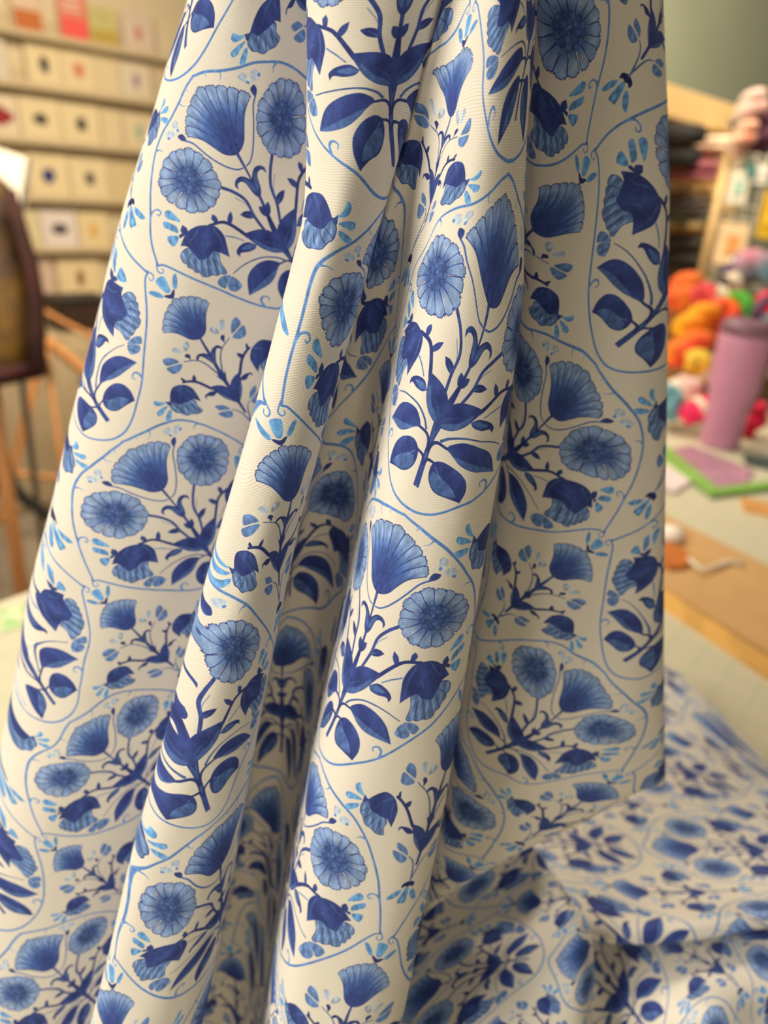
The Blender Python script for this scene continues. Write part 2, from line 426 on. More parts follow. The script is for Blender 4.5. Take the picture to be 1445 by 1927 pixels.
def cloth_material():
    m = bpy.data.materials.new('printed_cotton'); m.use_nodes = True
    nt = m.node_tree; N = nt.nodes; L = nt.links
    b = N['Principled BSDF']
    b.inputs['Roughness'].default_value = .75; b.inputs['Specular IOR Level'].default_value = .22
    b.inputs['Sheen Weight'].default_value = .06
    uv = N.new('ShaderNodeUVMap'); uv.uv_map = 'UVMap'
    im = N.new('ShaderNodeTexImage'); im.image = print_img; im.interpolation = 'Linear'; im.extension = 'REPEAT'
    L.new(uv.outputs[0], im.inputs[0])
    sep = N.new('ShaderNodeSeparateXYZ'); L.new(uv.outputs[0], sep.inputs[0])
    def math_(op, a, bb=None):
        n = N.new('ShaderNodeMath'); n.operation = op
        for i, v in enumerate((a, bb)):
            if v is None: continue
            if isinstance(v, (int, float)): n.inputs[i].default_value = v
            else: L.new(v, n.inputs[i])
        return n.outputs[0]
    nz = N.new('ShaderNodeTexNoise'); nz.inputs['Scale'].default_value = 14; L.new(uv.outputs[0], nz.inputs['Vector'])
    jit = math_('MULTIPLY', nz.outputs[0], 1.6)
    wx = math_('SINE', math_('ADD', math_('MULTIPLY', sep.outputs[0], 6.2832 * 190), jit))     # warp
    wy = math_('SINE', math_('ADD', math_('MULTIPLY', sep.outputs[1], 6.2832 * 150), jit))     # weft ribs
    wv = math_('ADD', math_('MULTIPLY', wy, .6), math_('MULTIPLY', math_('MULTIPLY', wx, wy), .4))
    dots = math_('MULTIPLY', math_('SUBTRACT', 1.0, wx), math_('SUBTRACT', 1.0, wy))           # gaps between the threads
    fac = math_('SUBTRACT', math_('ADD', math_('MULTIPLY', wy, .035), 1.0), math_('MULTIPLY', dots, .05))
    mx = N.new('ShaderNodeMix'); mx.data_type = 'RGBA'; mx.blend_type = 'MULTIPLY'; mx.inputs[0].default_value = 1.0
    L.new(im.outputs[0], mx.inputs[6]); 
    cmb = N.new('ShaderNodeCombineColor')
    for i in range(3): L.new(fac, cmb.inputs[i])
    L.new(cmb.outputs[0], mx.inputs[7])
    L.new(mx.outputs[2], b.inputs['Base Color'])
    bp = N.new('ShaderNodeBump'); bp.inputs['Strength'].default_value = .35; bp.inputs['Distance'].default_value = .00012
    L.new(wv, bp.inputs['Height']); L.new(bp.outputs[0], b.inputs['Normal'])
    # a little light comes through the thin cotton
    tr = N.new('ShaderNodeBsdfTranslucent'); L.new(mx.outputs[2], tr.inputs['Color'])
    ms = N.new('ShaderNodeMixShader'); ms.inputs[0].default_value = .14
    L.new(b.outputs[0], ms.inputs[1]); L.new(tr.outputs[0], ms.inputs[2])
    L.new(ms.outputs[0], N['Material Output'].inputs[0])
    return m
M_CLOTH = cloth_material()

# ------------------------------------------------------------------ helpers: objects
def link(o, parent=None):
    COL.objects.link(o)
    if parent is not None: o.parent = parent
    return o
def tag(o, label=None, cat=None, group=None, kind=None):
    if label: o['label'] = label
    if cat: o['category'] = cat
    if group: o['group'] = group
    if kind: o['kind'] = kind
    return o
def empty(name, loc, rot=None):
    o = bpy.data.objects.new(name, None); o.empty_display_size = .02
    COL.objects.link(o); o.location = loc
    if rot is not None: o.rotation_euler = rot
    return o
def mesh_obj(name, bm, m, parent=None, smooth=False, bevel=0):
    if bevel:
        bmesh.ops.bevel(bm, geom=[e for e in bm.edges if e.calc_face_angle(0) > .6], offset=bevel, segments=2, affect='EDGES', profile=.5)
    bmesh.ops.recalc_face_normals(bm, faces=bm.faces)
    me = bpy.data.meshes.new(name); bm.to_mesh(me); bm.free()
    for ma in (m if isinstance(m, (list, tuple)) else [m]): me.materials.append(ma)
    if smooth: me.polygons.foreach_set('use_smooth', [True] * len(me.polygons))
    o = bpy.data.objects.new(name, me)
    return link(o, parent)
def box(bm, c, d, rot=None):
    """box of size d around c"""
    g = bmesh.ops.create_cube(bm, size=1.0)['verts']
    M = Matrix.Translation(Vector(c)) @ (rot.to_4x4() if rot is not None else Matrix()) @ Matrix.Diagonal((d[0], d[1], d[2], 1))
    bmesh.ops.transform(bm, matrix=M, verts=g)
    return g
def tube(bm, pts, r, seg=10, closed=False, r1=None, caps=True):
    P = [Vector(p) for p in pts]; n = len(P); rings = []
    up = None
    for i, p in enumerate(P):
        if closed: t = (P[(i + 1) % n] - P[i - 1]).normalized()
        else: t = (P[min(i + 1, n - 1)] - P[max(i - 1, 0)]).normalized()
        if up is None:
            up = t.orthogonal().normalized()
        else:
            up = (up - t * up.dot(t)).normalized()
        v = t.cross(up)
        rr = (r[i] if isinstance(r, (list, tuple, np.ndarray)) else (r if r1 is None else r + (r1 - r) * i / (n - 1)))
        rings.append([bm.verts.new(p + rr * (math.cos(a) * up + math.sin(a) * v)) for a in [2 * math.pi * k / seg for k in range(seg)]])
    for i in range(n if closed else n - 1):
        a, b = rings[i], rings[(i + 1) % n]
        for k in range(seg):
            bm.faces.new((a[k], a[(k + 1) % seg], b[(k + 1) % seg], b[k]))
    if caps and not closed:
        bm.faces.new(rings[0][::-1]); bm.faces.new(rings[-1])
def lathe(bm, prof, seg=32, c=(0, 0, 0)):
    rings = []
    for r, z in prof:
        rings.append([bm.verts.new((c[0] + r * math.cos(2 * math.pi * k / seg), c[1] + r * math.sin(2 * math.pi * k / seg), c[2] + z)) for k in range(seg)])
    for a, b in zip(rings, rings[1:]):
        for k in range(seg): bm.faces.new((a[k], a[(k + 1) % seg], b[(k + 1) % seg], b[k]))
    bm.faces.new(rings[0][::-1]); bm.faces.new(rings[-1])
def prism(bm, pts, z0, z1):
    lo = [bm.verts.new((p[0], p[1], z0)) for p in pts]; hi = [bm.verts.new((p[0], p[1], z1)) for p in pts]
    n = len(pts)
    bm.faces.new(lo[::-1]); bm.faces.new(hi)
    for i in range(n): bm.faces.new((lo[i], lo[(i + 1) % n], hi[(i + 1) % n], hi[i]))

# smooth interpolation of control curves
def cubic(xs, ys, q):
    """natural-looking cubic (Catmull-Rom, non-uniform) through (xs, ys) evaluated at q"""
    xs = np.asarray(xs, float); ys = np.asarray(ys, float); q = np.asarray(q, float)
    m = np.gradient(ys, xs)
    i = np.clip(np.searchsorted(xs, q) - 1, 0, len(xs) - 2)
    h = xs[i + 1] - xs[i]; t = (q - xs[i]) / h
    t = np.clip(t, -.5, 1.5)
    h00 = 2 * t**3 - 3 * t**2 + 1; h10 = t**3 - 2 * t**2 + t; h01 = -2 * t**3 + 3 * t**2; h11 = t**3 - t**2
    return h00 * ys[i] + h10 * h * m[i] + h01 * ys[i + 1] + h11 * h * m[i + 1]

def spline_rows(P, sub):
    """P: (rows, rails, 3) -> centripetal Catmull-Rom along axis 1, sub[k] samples on span k; returns points and rail parameter"""
    R, K, _ = P.shape
    out = []; par = []
    for k in range(K - 1):
        p1, p2 = P[:, k], P[:, k + 1]
        p0 = P[:, k - 1] if k > 0 else 2 * p1 - p2
        p3 = P[:, k + 2] if k + 2 < K else 2 * p2 - p1
        d = lambda a, b: np.maximum(np.linalg.norm(a - b, axis=-1, keepdims=True), 1e-6) ** .5
        t0 = 0 * d(p0, p1); t1 = t0 + d(p0, p1); t2 = t1 + d(p1, p2); t3 = t2 + d(p2, p3)
        n = sub[k]
        for j in range(n):
            f = j / n
            t = t1 + (t2 - t1) * f
            A1 = (t1 - t) / (t1 - t0) * p0 + (t - t0) / (t1 - t0) * p1
            A2 = (t2 - t) / (t2 - t1) * p1 + (t - t1) / (t2 - t1) * p2
            A3 = (t3 - t) / (t3 - t2) * p2 + (t - t2) / (t3 - t2) * p3
            B1 = (t2 - t) / (t2 - t0) * A1 + (t - t0) / (t2 - t0) * A2
            B2 = (t3 - t) / (t3 - t1) * A2 + (t - t1) / (t3 - t1) * A3
            out.append((t2 - t) / (t2 - t1) * B1 + (t - t1) / (t2 - t1) * B2); par.append(k + f)
    out.append(P[:, -1]); par.append(K - 1.0)
    return np.stack(out, 1), np.array(par)

def grid_mesh(name, P, UV, m, parent=None):
    R, K, _ = P.shape
    idx = np.arange(R * K).reshape(R, K)
    F = np.stack([idx[:-1, :-1], idx[1:, :-1], idx[1:, 1:], idx[:-1, 1:]], -1).reshape(-1, 4)
    me = bpy.data.meshes.new(name)
    me.vertices.add(R * K); me.vertices.foreach_set('co', P.reshape(-1, 3).astype(np.float32).ravel())
    me.loops.add(F.size); me.loops.foreach_set('vertex_index', F.ravel().astype(np.int32))
    me.polygons.add(len(F)); me.polygons.foreach_set('loop_start', np.arange(0, F.size, 4, dtype=np.int32))
    me.update(calc_edges=True)
    uvl = me.uv_layers.new(name='UVMap')
    uvl.data.foreach_set('uv', UV.reshape(-1, 2)[F.ravel()].astype(np.float32).ravel())
    me.polygons.foreach_set('use_smooth', [True] * len(F))
    me.materials.append(m); me.validate()
    return link(bpy.data.objects.new(name, me), parent)

def tps_fit(src, dst, lam=1e-4):
    src = np.asarray(src, float); dst = np.asarray(dst, float)
    mu = src.mean(0); sc = src.std()
    q = (src - mu) / sc; n = len(q)
    def U(r2): return .5 * r2 * np.log(r2 + 1e-12)
    K = U(((q[:, None] - q[None]) ** 2).sum(-1)) + lam * np.eye(n)
    Pm = np.hstack([np.ones((n, 1)), q])
    A = np.zeros((n + 3, n + 3)); A[:n, :n] = K; A[:n, n:] = Pm; A[n:, :n] = Pm.T
    w_ = np.linalg.solve(A, np.vstack([dst, np.zeros((3, 2))]))
    def f(x):
        x = (np.asarray(x, float) - mu) / sc; out = np.empty((len(x), 2))
        for a in range(0, len(x), 20000):
            xx = x[a:a + 20000]
            out[a:a + 20000] = U(((xx[:, None] - q[None]) ** 2).sum(-1)) @ w_[:n] + np.hstack([np.ones((len(xx), 1)), xx]) @ w_[n:]
        return out
    return f
def to_uv(u): return np.stack([u[..., 0] / W, (u[..., 1] - Y0) / H], -1)

# landmarks of one repeat (units)
LM = dict(FB=(0, 283.5), DR=(121, 276), DL=(-121, 276), JC=(0, 98), SB=(0, 0), BR=(123, 185), BL=(-123, 185), KR=(162, 88), KL=(-162, 88),
          AR=(119, 25), AL=(-119, 25), LR=(63, -28), LL=(-63, -28), CR=(245, 163), CL=(-245, 163), KN=(0, 443), HR=(138, 61), HL=(-138, 61),
          MF=(258, 8), MS=(258, -172), MH=(258, 103), ML=(185, -59), MR=(331, -59), NL=(149, -127), NR=(367, -127),
          MTL=(201, 53), MTR=(315, 53), FTL=(-82, 347.5), FTR=(82, 347.5), QL=(185, -18), QR=(331, -18),
          DLl=(-185, 276), DLr=(-57, 276), DLt=(-121, 340), DLb=(-121, 212), DRl=(57, 276), DRr=(185, 276), DRt=(121, 340), DRb=(121, 212), FT=(0, 419), PL=(96, -75), BU=(90, 350), V1=(172, 68), V2=(140, 28), DRx=(76, 321))
def lm(name, col, row):
    return (LM[name][0] + W * col, LM[name][1] + H * row)

# ------------------------------------------------------------------ the hanging cloth
YR = [-620, -150, 0, 200, 400, 600, 800, 1000, 1200, 1400, 1600, 1800, 1960, 2020, 2080]
def curve(ys, vs):
    e = -620.0
    return lambda y: cubic([e] + list(ys), [vs[0] + (vs[1] - vs[0]) / (ys[1] - ys[0]) * (e - ys[0]) * .7] + list(vs), y)
fA = curve([-150, 0, 114, 200, 363, 495, 600, 800, 941, 1100, 1290, 1400, 1600, 1800, 2000, 2200], [392, 353, 316, 292, 242, 207, 183, 131, 98, 57, 25, 2, -40, -85, -130, -175])
fF1 = curve([-150, 0, 200, 330, 412, 500, 600, 800, 1000, 1200, 1400, 1600, 1800, 2000, 2200], [574, 576, 576, 574, 568, 547, 521, 468, 411, 356, 304, 248, 202, 150, 98])
fF2 = curve([-150, 0, 200, 400, 600, 800, 1000, 1200, 1400, 1600, 1800, 2000, 2200], [880, 836, 778, 722, 669, 614, 561, 518, 478, 442, 402, 360, 318])
fF3 = curve([-150, 0, 200, 400, 600, 800, 1000, 1200, 1400, 1600, 1800, 2000, 2200], [912, 876, 832, 796, 764, 726, 686, 643, 598, 560, 524, 502, 480])
fF4 = curve([-150, 0, 104, 200, 400, 520, 600, 727, 824, 979, 1114, 1281, 1440, 1634, 1800, 2000, 2200], [1013, 1009, 1006, 997, 988, 986, 981, 964, 950, 924, 902, 874, 850, 814, 782, 740, 700])
fR = curve([-150, 0, 130, 300, 500, 700, 1000, 1300, 1470, 1700], [1243, 1248, 1252, 1258, 1258, 1255, 1250, 1249, 1251, 1253])
zF = curve([-150, 0, 500, 1000, 1500, 1927, 2200], [.141, .146, .158, .172, .187, .200, .208])
zL = curve([-150, 0, 500, 1000, 1500, 2000, 2200], [.180, .184, .195, .210, .225, .238, .243])
zR = curve([-150, 0, 500, 1000, 1500, 1700, 2200], [.172, .177, .190, .208, .228, .236, .25])
zV = curve([-150, 0, 300, 600, 1000, 1400, 1700, 2200], [.149, .154, .167, .189, .220, .256, .276, .290])
HEM = {24: 1700, 25: 1613, 26: 1546, 27: 1484, 28: 1470, 29: 1464}

def cloth_rails():
    sub_t = 26
    tau = np.linspace(0, 14, 14 * sub_t + 1)
    r = np.arange(15)
    ymain = cubic(r, YR, tau)
    fr = (np.array(YR) + 150) / 2110.0
    X, Yp, Z = [], [], []
    for k in range(30):
        y = ymain; extra = 0
        if k >= 22:
            yh = HEM[max(k, 24)]
            ys = -150 + (yh + 150) * fr
            ys[13] = yh - 14; ys[14] = yh - 70
            ye = np.interp(tau, r, ys) if k < 0 else cubic(r, ys, tau)
            y = ye if k >= 24 else ymain + (ye - ymain) * {22: .25, 23: .75}[k]
            extra = np.interp(tau, [0, 11.0, 12, 13, 14], [0, 0, .006, .022, .045]) * (1.0 if k >= 24 else .3)
        a, f1, f2, f3, f4, R_ = fA(y), fF1(y), fF2(y), fF3(y), fF4(y), fR(y)
        zf, zl, zr, zv = zF(y), zL(y), zR(y), zV(y)
        w1, g, wc, wr = f2 - f1, f3 - f2, f4 - f3, R_ - f4
        x, z = [
            lambda: (a + 18, zl + .030), lambda: (a + 1, zl + .006), lambda: (a + .12 * (f1 - a), zl - .001), lambda: (a + .4 * (f1 - a), zl - .003),
            lambda: (a + .72 * (f1 - a), zl + .001), lambda: (f1 - 6, zl + .008), lambda: (f1 + 35, zl + .014), lambda: (f1 + 28, (zl + zf) / 2),
            lambda: (f1 + 1, zf + .0058), lambda: (f1 + .15 * w1, zf + .0014), lambda: (f1 + .42 * w1, zf), lambda: (f1 + .7 * w1, zf + .0022), lambda: (f2 - 2, zf + .0095),
            lambda: (f2 - 9, np.maximum(zf + .5 * (zv - zf), zf + .019)), lambda: (f2 + .1 * g, zv - .002 * np.clip((zv - zf) / .03, 0, 1)), lambda: (f2 + .45 * g, zv), lambda: (f2 + .8 * g, zv - .28 * (zv - zf)),
            lambda: (f3 + .03 * wc, zf + np.minimum(.0095, .55 * (zv - zf))), lambda: (f3 + .2 * wc, zf + .002), lambda: (f3 + .5 * wc, zf), lambda: (f3 + .8 * wc, zf + .003), lambda: (f4 - 1, zf + .011),
            lambda: (f4 - 24, (zf + zr) / 2 + .004), lambda: (f4 - 26, zr + .026), lambda: (f4 + 14, zr + .001), lambda: (f4 + .3 * wr, zr - .001), lambda: (f4 + .6 * wr, zr + .0055),
            lambda: (f4 + .88 * wr, zr + .014), lambda: (R_ - 1, zr + .023), lambda: (R_ - 14, zr + .046)][k]()
        X.append(x); Yp.append(y); Z.append(z + extra)
    X, Yp, Z = np.array(X).T, np.array(Yp).T, np.array(Z).T
    xc = (X - IMG_W / 2) / FPX; yc = (IMG_H / 2 - Yp) / FPX
    D = FWD + xc[..., None] * RGT + yc[..., None] * UPV
    return CAM + Z[..., None] * D

RP = cloth_rails()
SUB = [10, 10, 20, 24, 24, 10, 8, 8, 10, 14, 16, 16, 12, 8, 10, 14, 14, 14, 14, 20, 20, 14, 8, 8, 10, 24, 24, 16, 10]
CP, CPAR = spline_rows(RP, SUB)
# gentle unevenness of the cloth
_n = np.sin(CPAR[None, :] * 2.1 + np.arange(CP.shape[0])[:, None] * .021) * np.sin(np.arange(CP.shape[0])[:, None] * .037 + CPAR[None, :] * .7)
CP = CP + (_n * .00045)[..., None] * (-FWD)
i19 = int(np.argmin(np.abs(CPAR - 19)))
dS = np.linalg.norm(np.diff(CP, axis=1), axis=-1); Sx = np.concatenate([np.zeros((CP.shape[0], 1)), np.cumsum(dS, 1)], 1); Sx = Sx - Sx[:, i19:i19 + 1]
dT = np.linalg.norm(np.diff(CP, axis=0), axis=-1); Tx = np.concatenate([np.zeros((1, CP.shape[1])), np.cumsum(dT, 0)], 0)
CPX = project(CP)

CORR = {  # region: (rail range, [(landmark, column, row, x, y)])
 'left': ((1.0, 5.0), [
  ('SB', -3, 2, 346, 98), ('LR', -3, 2, 405, 43), ('NL', -3, 2, 492, 106), ('FB', -3, 1, 449, 289), ('FTL', -3, 1, 350, 256), ('FTR', -3, 1, 477, 180), ('MTL', -4, 1, 307, 623), ('MTR', -4, 1, 394, 570), ('DL', -3, 1, 356, 343), ('DR', -3, 1, 528, 222), ('BL', -3, 1, 397, 421), ('KL', -3, 1, 394, 519), ('CL', -3, 1, 301, 497), ('AL', -3, 1, 468, 554),
  ('BR', -4, 1, 194, 564), ('AR', -4, 1, 257, 678), ('LR', -4, 1, 255, 749), ('LL', -4, 1, 152, 811), ('SB', -4, 1, 204, 791), ('CR', -4, 1, 276, 514),
  ('MF', -4, 1, 378, 638), ('MS', -4, 1, 461, 777), ('ML', -4, 1, 343, 721), ('MR', -4, 1, 471, 653),
  ('FB', -4, 0, 305, 921), ('FTL', -4, 0, 215, 908), ('FTR', -4, 0, 320, 838), ('MTL', -5, 0, 187, 1181), ('MTR', -5, 0, 259, 1131), ('DL', -4, 0, 220, 972), ('DR', -4, 0, 381, 864), ('BL', -4, 0, 265, 1020), ('KL', -4, 0, 254, 1094), ('CL', -4, 0, 180, 1094), ('AL', -4, 0, 324, 1100),
  ('BR', -5, 0, 83, 1134), ('AR', -5, 0, 143, 1236), ('LR', -5, 0, 141, 1290), ('LL', -5, 0, 57, 1335), ('SB', -5, 0, 99, 1325), ('CR', -5, 0, 158, 1108),
  ('MF', -5, 0, 249, 1183), ('MS', -5, 0, 327, 1256), ('ML', -5, 0, 221, 1252),
  ('FB', -5, -1, 195, 1418), ('DL', -5, -1, 119, 1463), ('DR', -5, -1, 259, 1347), ('BL', -5, -1, 159, 1498), ('KL', -5, -1, 152, 1560), ('CL', -5, -1, 81, 1570), ('AL', -5, -1, 218, 1546),
  ('MF', -6, -1, 156, 1629), ('MS', -6, -1, 227, 1683), ('FB', -6, -2, 101, 1820), ('DL', -6, -2, 32, 1868), ('DR', -6, -2, 165, 1760)]),
 'fold1': ((8.0, 12.2), [
  ('SB', -1, 1, 740, 318), ('JC', -1, 1, 740, 152), ('AL', -1, 1, 602, 247), ('LL', -1, 1, 671, 315), ('BL', -1, 1, 597, 50),
  ('MR', -2, 1, 592, 363), ('NR', -2, 1, 595, 470), ('DL', -1, 0, 647, 578), ('KL', -1, 0, 604, 796), ('CL', -1, 0, 530, 758), ('CR', -2, 0, 498, 762),
  ('MF', -2, 0, 549, 943), ('MTL', -2, 0, 476, 894), ('MTR', -2, 0, 588, 856), ('QL', -2, 0, 467, 978), ('MH', -2, 0, 530, 835), ('ML', -2, 0, 461, 1031), ('NL', -2, 0, 452, 1114),
  ('SB', -2, -1, 391, 1527), ('JC', -2, -1, 360, 1432), ('DR', -2, -1, 438, 1218), ('LL', -2, -1, 310, 1538), ('AR', -2, -1, 472, 1382), ('LR', -2, -1, 450, 1443),
  ('DL', -2, -2, 316, 1708), ('KL', -2, -2, 275, 1842), ('BL', -2, -2, 344, 1763), ('CL', -2, -2, 217, 1806), ('FTL', -2, -2, 346, 1646), ('FT', -2, -2, 408, 1556), ('DLl', -2, -2, 263, 1725), ('DLr', -2, -2, 371, 1691), ('DLt', -2, -2, 300, 1655), ('DLb', -2, -2, 334, 1761), ('DRl', -2, -1, 380, 1236), ('DRr', -2, -1, 494, 1200), ('DRt', -2, -1, 419, 1160), ('DRb', -2, -1, 456, 1276), ('DLl', -1, 0, 601, 582), ('DLt', -1, 0, 657, 507), ('DLb', -1, 0, 638, 655), ('NR', -3, -1, 271, 1624), ('MH', -3, -2, 212, 1863)]),
 'valley': ((13.6, 16.9), [
  ('DR', -1, 0, 711, 481), ('BR', -1, 0, 691, 568), ('KR', -1, 0, 701, 664), ('ML', -1, 0, 698, 803), ('NL', -1, 0, 673, 862),
  ('DR', -1, -1, 635, 930), ('BR', -1, -1, 630, 996), ('KR', -1, -1, 649, 1082), ('AR', -1, -1, 627, 1110), ('LR', -1, -1, 595, 1137),
  ('FB', -1, -2, 531, 1253), ('SB', -1, -2, 531, 1412), ('JC', -1, -2, 530, 1345), ('FB', -1, -3, 512, 1560), ('SB', -1, -3, 503, 1700), ('FB', -1, -4, 490, 1850)]),
 'upper': ((13.6, 18.5), [('MF', -1, 1, 849, 225), ('MTL', -1, 1, 810, 138), ('MTR', -1, 1, 891, 114), ('MS', -1, 1, 801, 412), ('MH', -1, 1, 873, 97), ('MR', -1, 1, 854, 298), ('NR', -1, 1, 848, 388)]),
 'fold2': ((16.9, 21.0), [
  ('AL', 0, 1, 918, 176), ('LL', 0, 1, 937, 277), ('KL', 0, 1, 924, 90), ('HL', 0, 1, 924, 128),
  ('FB', 0, 0, 921, 574), ('FTL', 0, 0, 877, 448), ('SB', 0, 0, 782, 918), ('JC', 0, 0, 824, 794), ('DL', 0, 0, 820, 517), ('DLl', 0, 0, 786, 508), ('DLr', 0, 0, 874, 528), ('DLt', 0, 0, 838, 441), ('DLb', 0, 0, 808, 592), ('AL', 0, 0, 739, 782), ('AR', 0, 0, 927, 884), ('LL', 0, 0, 734, 872), ('LR', 0, 0, 866, 943), ('DR', 0, 0, 975, 630),
  ('FB', 0, -1, 708, 1115), ('FTR', 0, -1, 806, 1082), ('MTL', 0, -1, 820, 1395), ('SB', 0, -1, 615, 1383), ('JC', 0, -1, 650, 1293), ('DR', 0, -1, 818, 1160), ('BR', 0, -1, 790, 1249), ('KR', 0, -1, 795, 1352), ('AR', 0, -1, 734, 1398), ('LR', 0, -1, 663, 1429), ('KN', 0, -1, 764, 967),
  ('NL', 0, 0, 890, 1069), ('MF', 0, -1, 838, 1449), ('MS', 0, -1, 783, 1624), ('ML', 0, -1, 746, 1500),
  ('DR', 0, -2, 630, 1616), ('BR', 0, -2, 599, 1685), ('KR', 0, -2, 620, 1777), ('CR', 0, -2, 713, 1754), ('AR', 0, -2, 554, 1802), ('MF', 0, -2, 662, 1894), ('CL', 1, -2, 740, 1766)]),
 'right': ((24.0, 28.0), [
  ('FB', 2, 0, 1037, 782), ('FTL', 2, 0, 1033, 684), ('FTR', 2, 0, 1130, 786), ('FTL', 3, -1, 1058, 1263), ('FTR', 3, -1, 1148, 1334), ('MTL', 2, 0, 1042, 1021), ('MTR', 2, 0, 1111, 1094), ('DR', 2, 0, 1115, 851), ('DL', 2, 0, 976, 704), ('BR', 2, 0, 1059, 900), ('KR', 2, 0, 1057, 985), ('CR', 2, 0, 1133, 1000), ('AR', 2, 0, 981, 983),
  ('SB', 2, 1, 1160, 653), ('AL', 2, 1, 1122, 504), ('LL', 2, 1, 1113, 590), ('LR', 2, 1, 1225, 692), ('BL', 2, 1, 1243, 374),
  ('DR', 1, 1, 1075, 55), ('BR', 1, 1, 1013, 159), ('KR', 1, 1, 1023, 287), ('CR', 1, 1, 1104, 272), ('MF', 1, 1, 1002, 432), ('MR', 1, 1, 1030, 540),
  ('FB', 3, -1, 1056, 1336), ('DR', 3, -1, 1128, 1371), ('DL', 3, -1, 1006, 1260), ('SB', 3, -1, 917, 1414), ('BR', 3, -1, 1085, 1410), ('AL', 3, -1, 886, 1331), ('LL', 3, -1, 883, 1372), ('LR', 3, -1, 959, 1460), ('AR', 3, -1, 1009, 1467),
  ('MF', 2, 0, 1042, 1085), ('MS', 2, 0, 950, 1151), ('MR', 2, 0, 1058, 1158), ('ML', 2, 0, 961, 1056),
  ('BL', 3, 0, 1239, 1060), ('AL', 3, 0, 1144, 1151), ('LL', 3, 0, 1135, 1206), ('LR', 3, 0, 1225, 1263), ('SB', 3, 0, 1175, 1244)])}
CORR['fold1'][1].extend([('PL', -2, 0, 404, 1045), ('BU', -2, -1, 394, 1154), ('V1', -2, 0, 450, 873), ('V2', -2, 0, 432, 935), ('DRx', -2, -1, 388, 1180)])
CORR['left'][1].extend([('JC', -4, 0, 386, 1032), ('JC', -3, 1, 537, 471), ('AL', -5, 0, 31, 1296), ('JC', -5, 0, 60, 1254), ('JC', -4, 1, 165, 712)])
def region_fit(names, lam):
    src, dst = [], []
    for reg in names:
        (k0, k1), pts = CORR[reg]
        cols = np.where((CPAR >= k0) & (CPAR <= k1))[0]
        sub = CPX[:, cols]
        for name, c, r_, x, y in pts:
            d = (sub[..., 0] - x) ** 2 + (sub[..., 1] - y) ** 2
            i, j = np.unravel_index(np.argmin(d), d.shape)
            src.append((Sx[i, cols[j]], Tx[i, cols[j]])); dst.append(lm(name, c, r_))
    f = tps_fit(src, dst, lam)
    return f(np.stack([Sx, Tx], -1).reshape(-1, 2)).reshape(CP.shape[0], CP.shape[1], 2)
# each stretch of the cloth that is seen as one follows the print on its own; they merge in the hidden backs of the folds
parts_ = [region_fit(('left',), 1e-3), region_fit(('fold1',), 1e-3), region_fit(('valley', 'upper', 'fold2'), 6e-4), region_fit(('right',), 1e-3)]
UVU = parts_[0]
for nxt, (k0, k1) in zip(parts_[1:], ((5.6, 7.6), (12.4, 13.5), (21.4, 23.4))):
    t = np.clip((CPAR - k0) / (k1 - k0), 0, 1); t = (t * t * (3 - 2 * t))[None, :, None]
    UVU = UVU * (1 - t) + nxt * t
CUV = to_uv(UVU)
hang = grid_mesh('printed_fabric', CP, CUV, M_CLOTH)
tag(hang, 'white cotton fabric with blue flower print hanging in deep vertical folds', 'fabric')

# ------------------------------------------------------------------ room shell
TH = 0.92                                    # table top height
DA = Vector((math.sin(math.radians(44)), math.cos(math.radians(44)), 0))     # direction of the walls
NA = Vector((DA.y, -DA.x, 0))                                                # their normal, towards the camera
ROTA = Matrix((DA, -NA, Vector((0, 0, 1)))).transposed()                     # local x along the wall, y into it

class Plane:
    def __init__(self, p0): self.p0 = Vector(p0)
    def at(self, px, py, off=0.0):
        """point of this vertical plane (moved off towards the camera) seen at the pixel"""
        d = Vector(ray(px, py)); c = Vector(CAM); p = self.p0 + NA * off
        return c + d * ((p - c).dot(NA) / d.dot(NA))
WL = Plane(at(100, 300, 3.4)); WR = Plane(at(1300, 120, 3.7)); SH = Plane(at(1300, 330, 2.5))

M_wall = mat('painted_wall', (224, 206, 170), .8, .03, 3)
M_sage = mat('sage_wall', (182, 188, 160), .85, .04, 3)
M_floor = mat('carpet', (148, 134, 116), .95, .2, 60, .4)
M_tabletop = mat('table_laminate', (226, 214, 188), .5, .03, 6)
M_metal = mat('grey_metal', (120, 120, 118), .4, .05, 20, metallic=.8)

def wall(name, plane, s0, s1, m):
    bm = bmesh.new()
    c = plane.p0.copy(); c.z = 1.4
    box(bm, c + DA * (s0 + s1) / 2 - NA * .06, (s1 - s0, .1, 2.8), ROTA)
    return tag(mesh_obj(name, bm, m), kind='structure')
wall('wall_left', WL, -2.6, 2.4, M_wall)
wall('wall_right', WR, -1.9, 3.4, M_sage)
bm = bmesh.new(); box(bm, (1.2, 2.4, -.02), (12, 10, .04)); tag(mesh_obj('floor', bm, M_floor), kind='structure')
bm = bmesh.new()
c = WL.p0.copy(); c.z = .06
box(bm, c - DA * .1 + NA * .0, (5.0, .02, .12), ROTA); tag(mesh_obj('baseboard_left', bm, mat('baseboard_paint', (214, 200, 172), .6, .03, 8)), kind='structure')

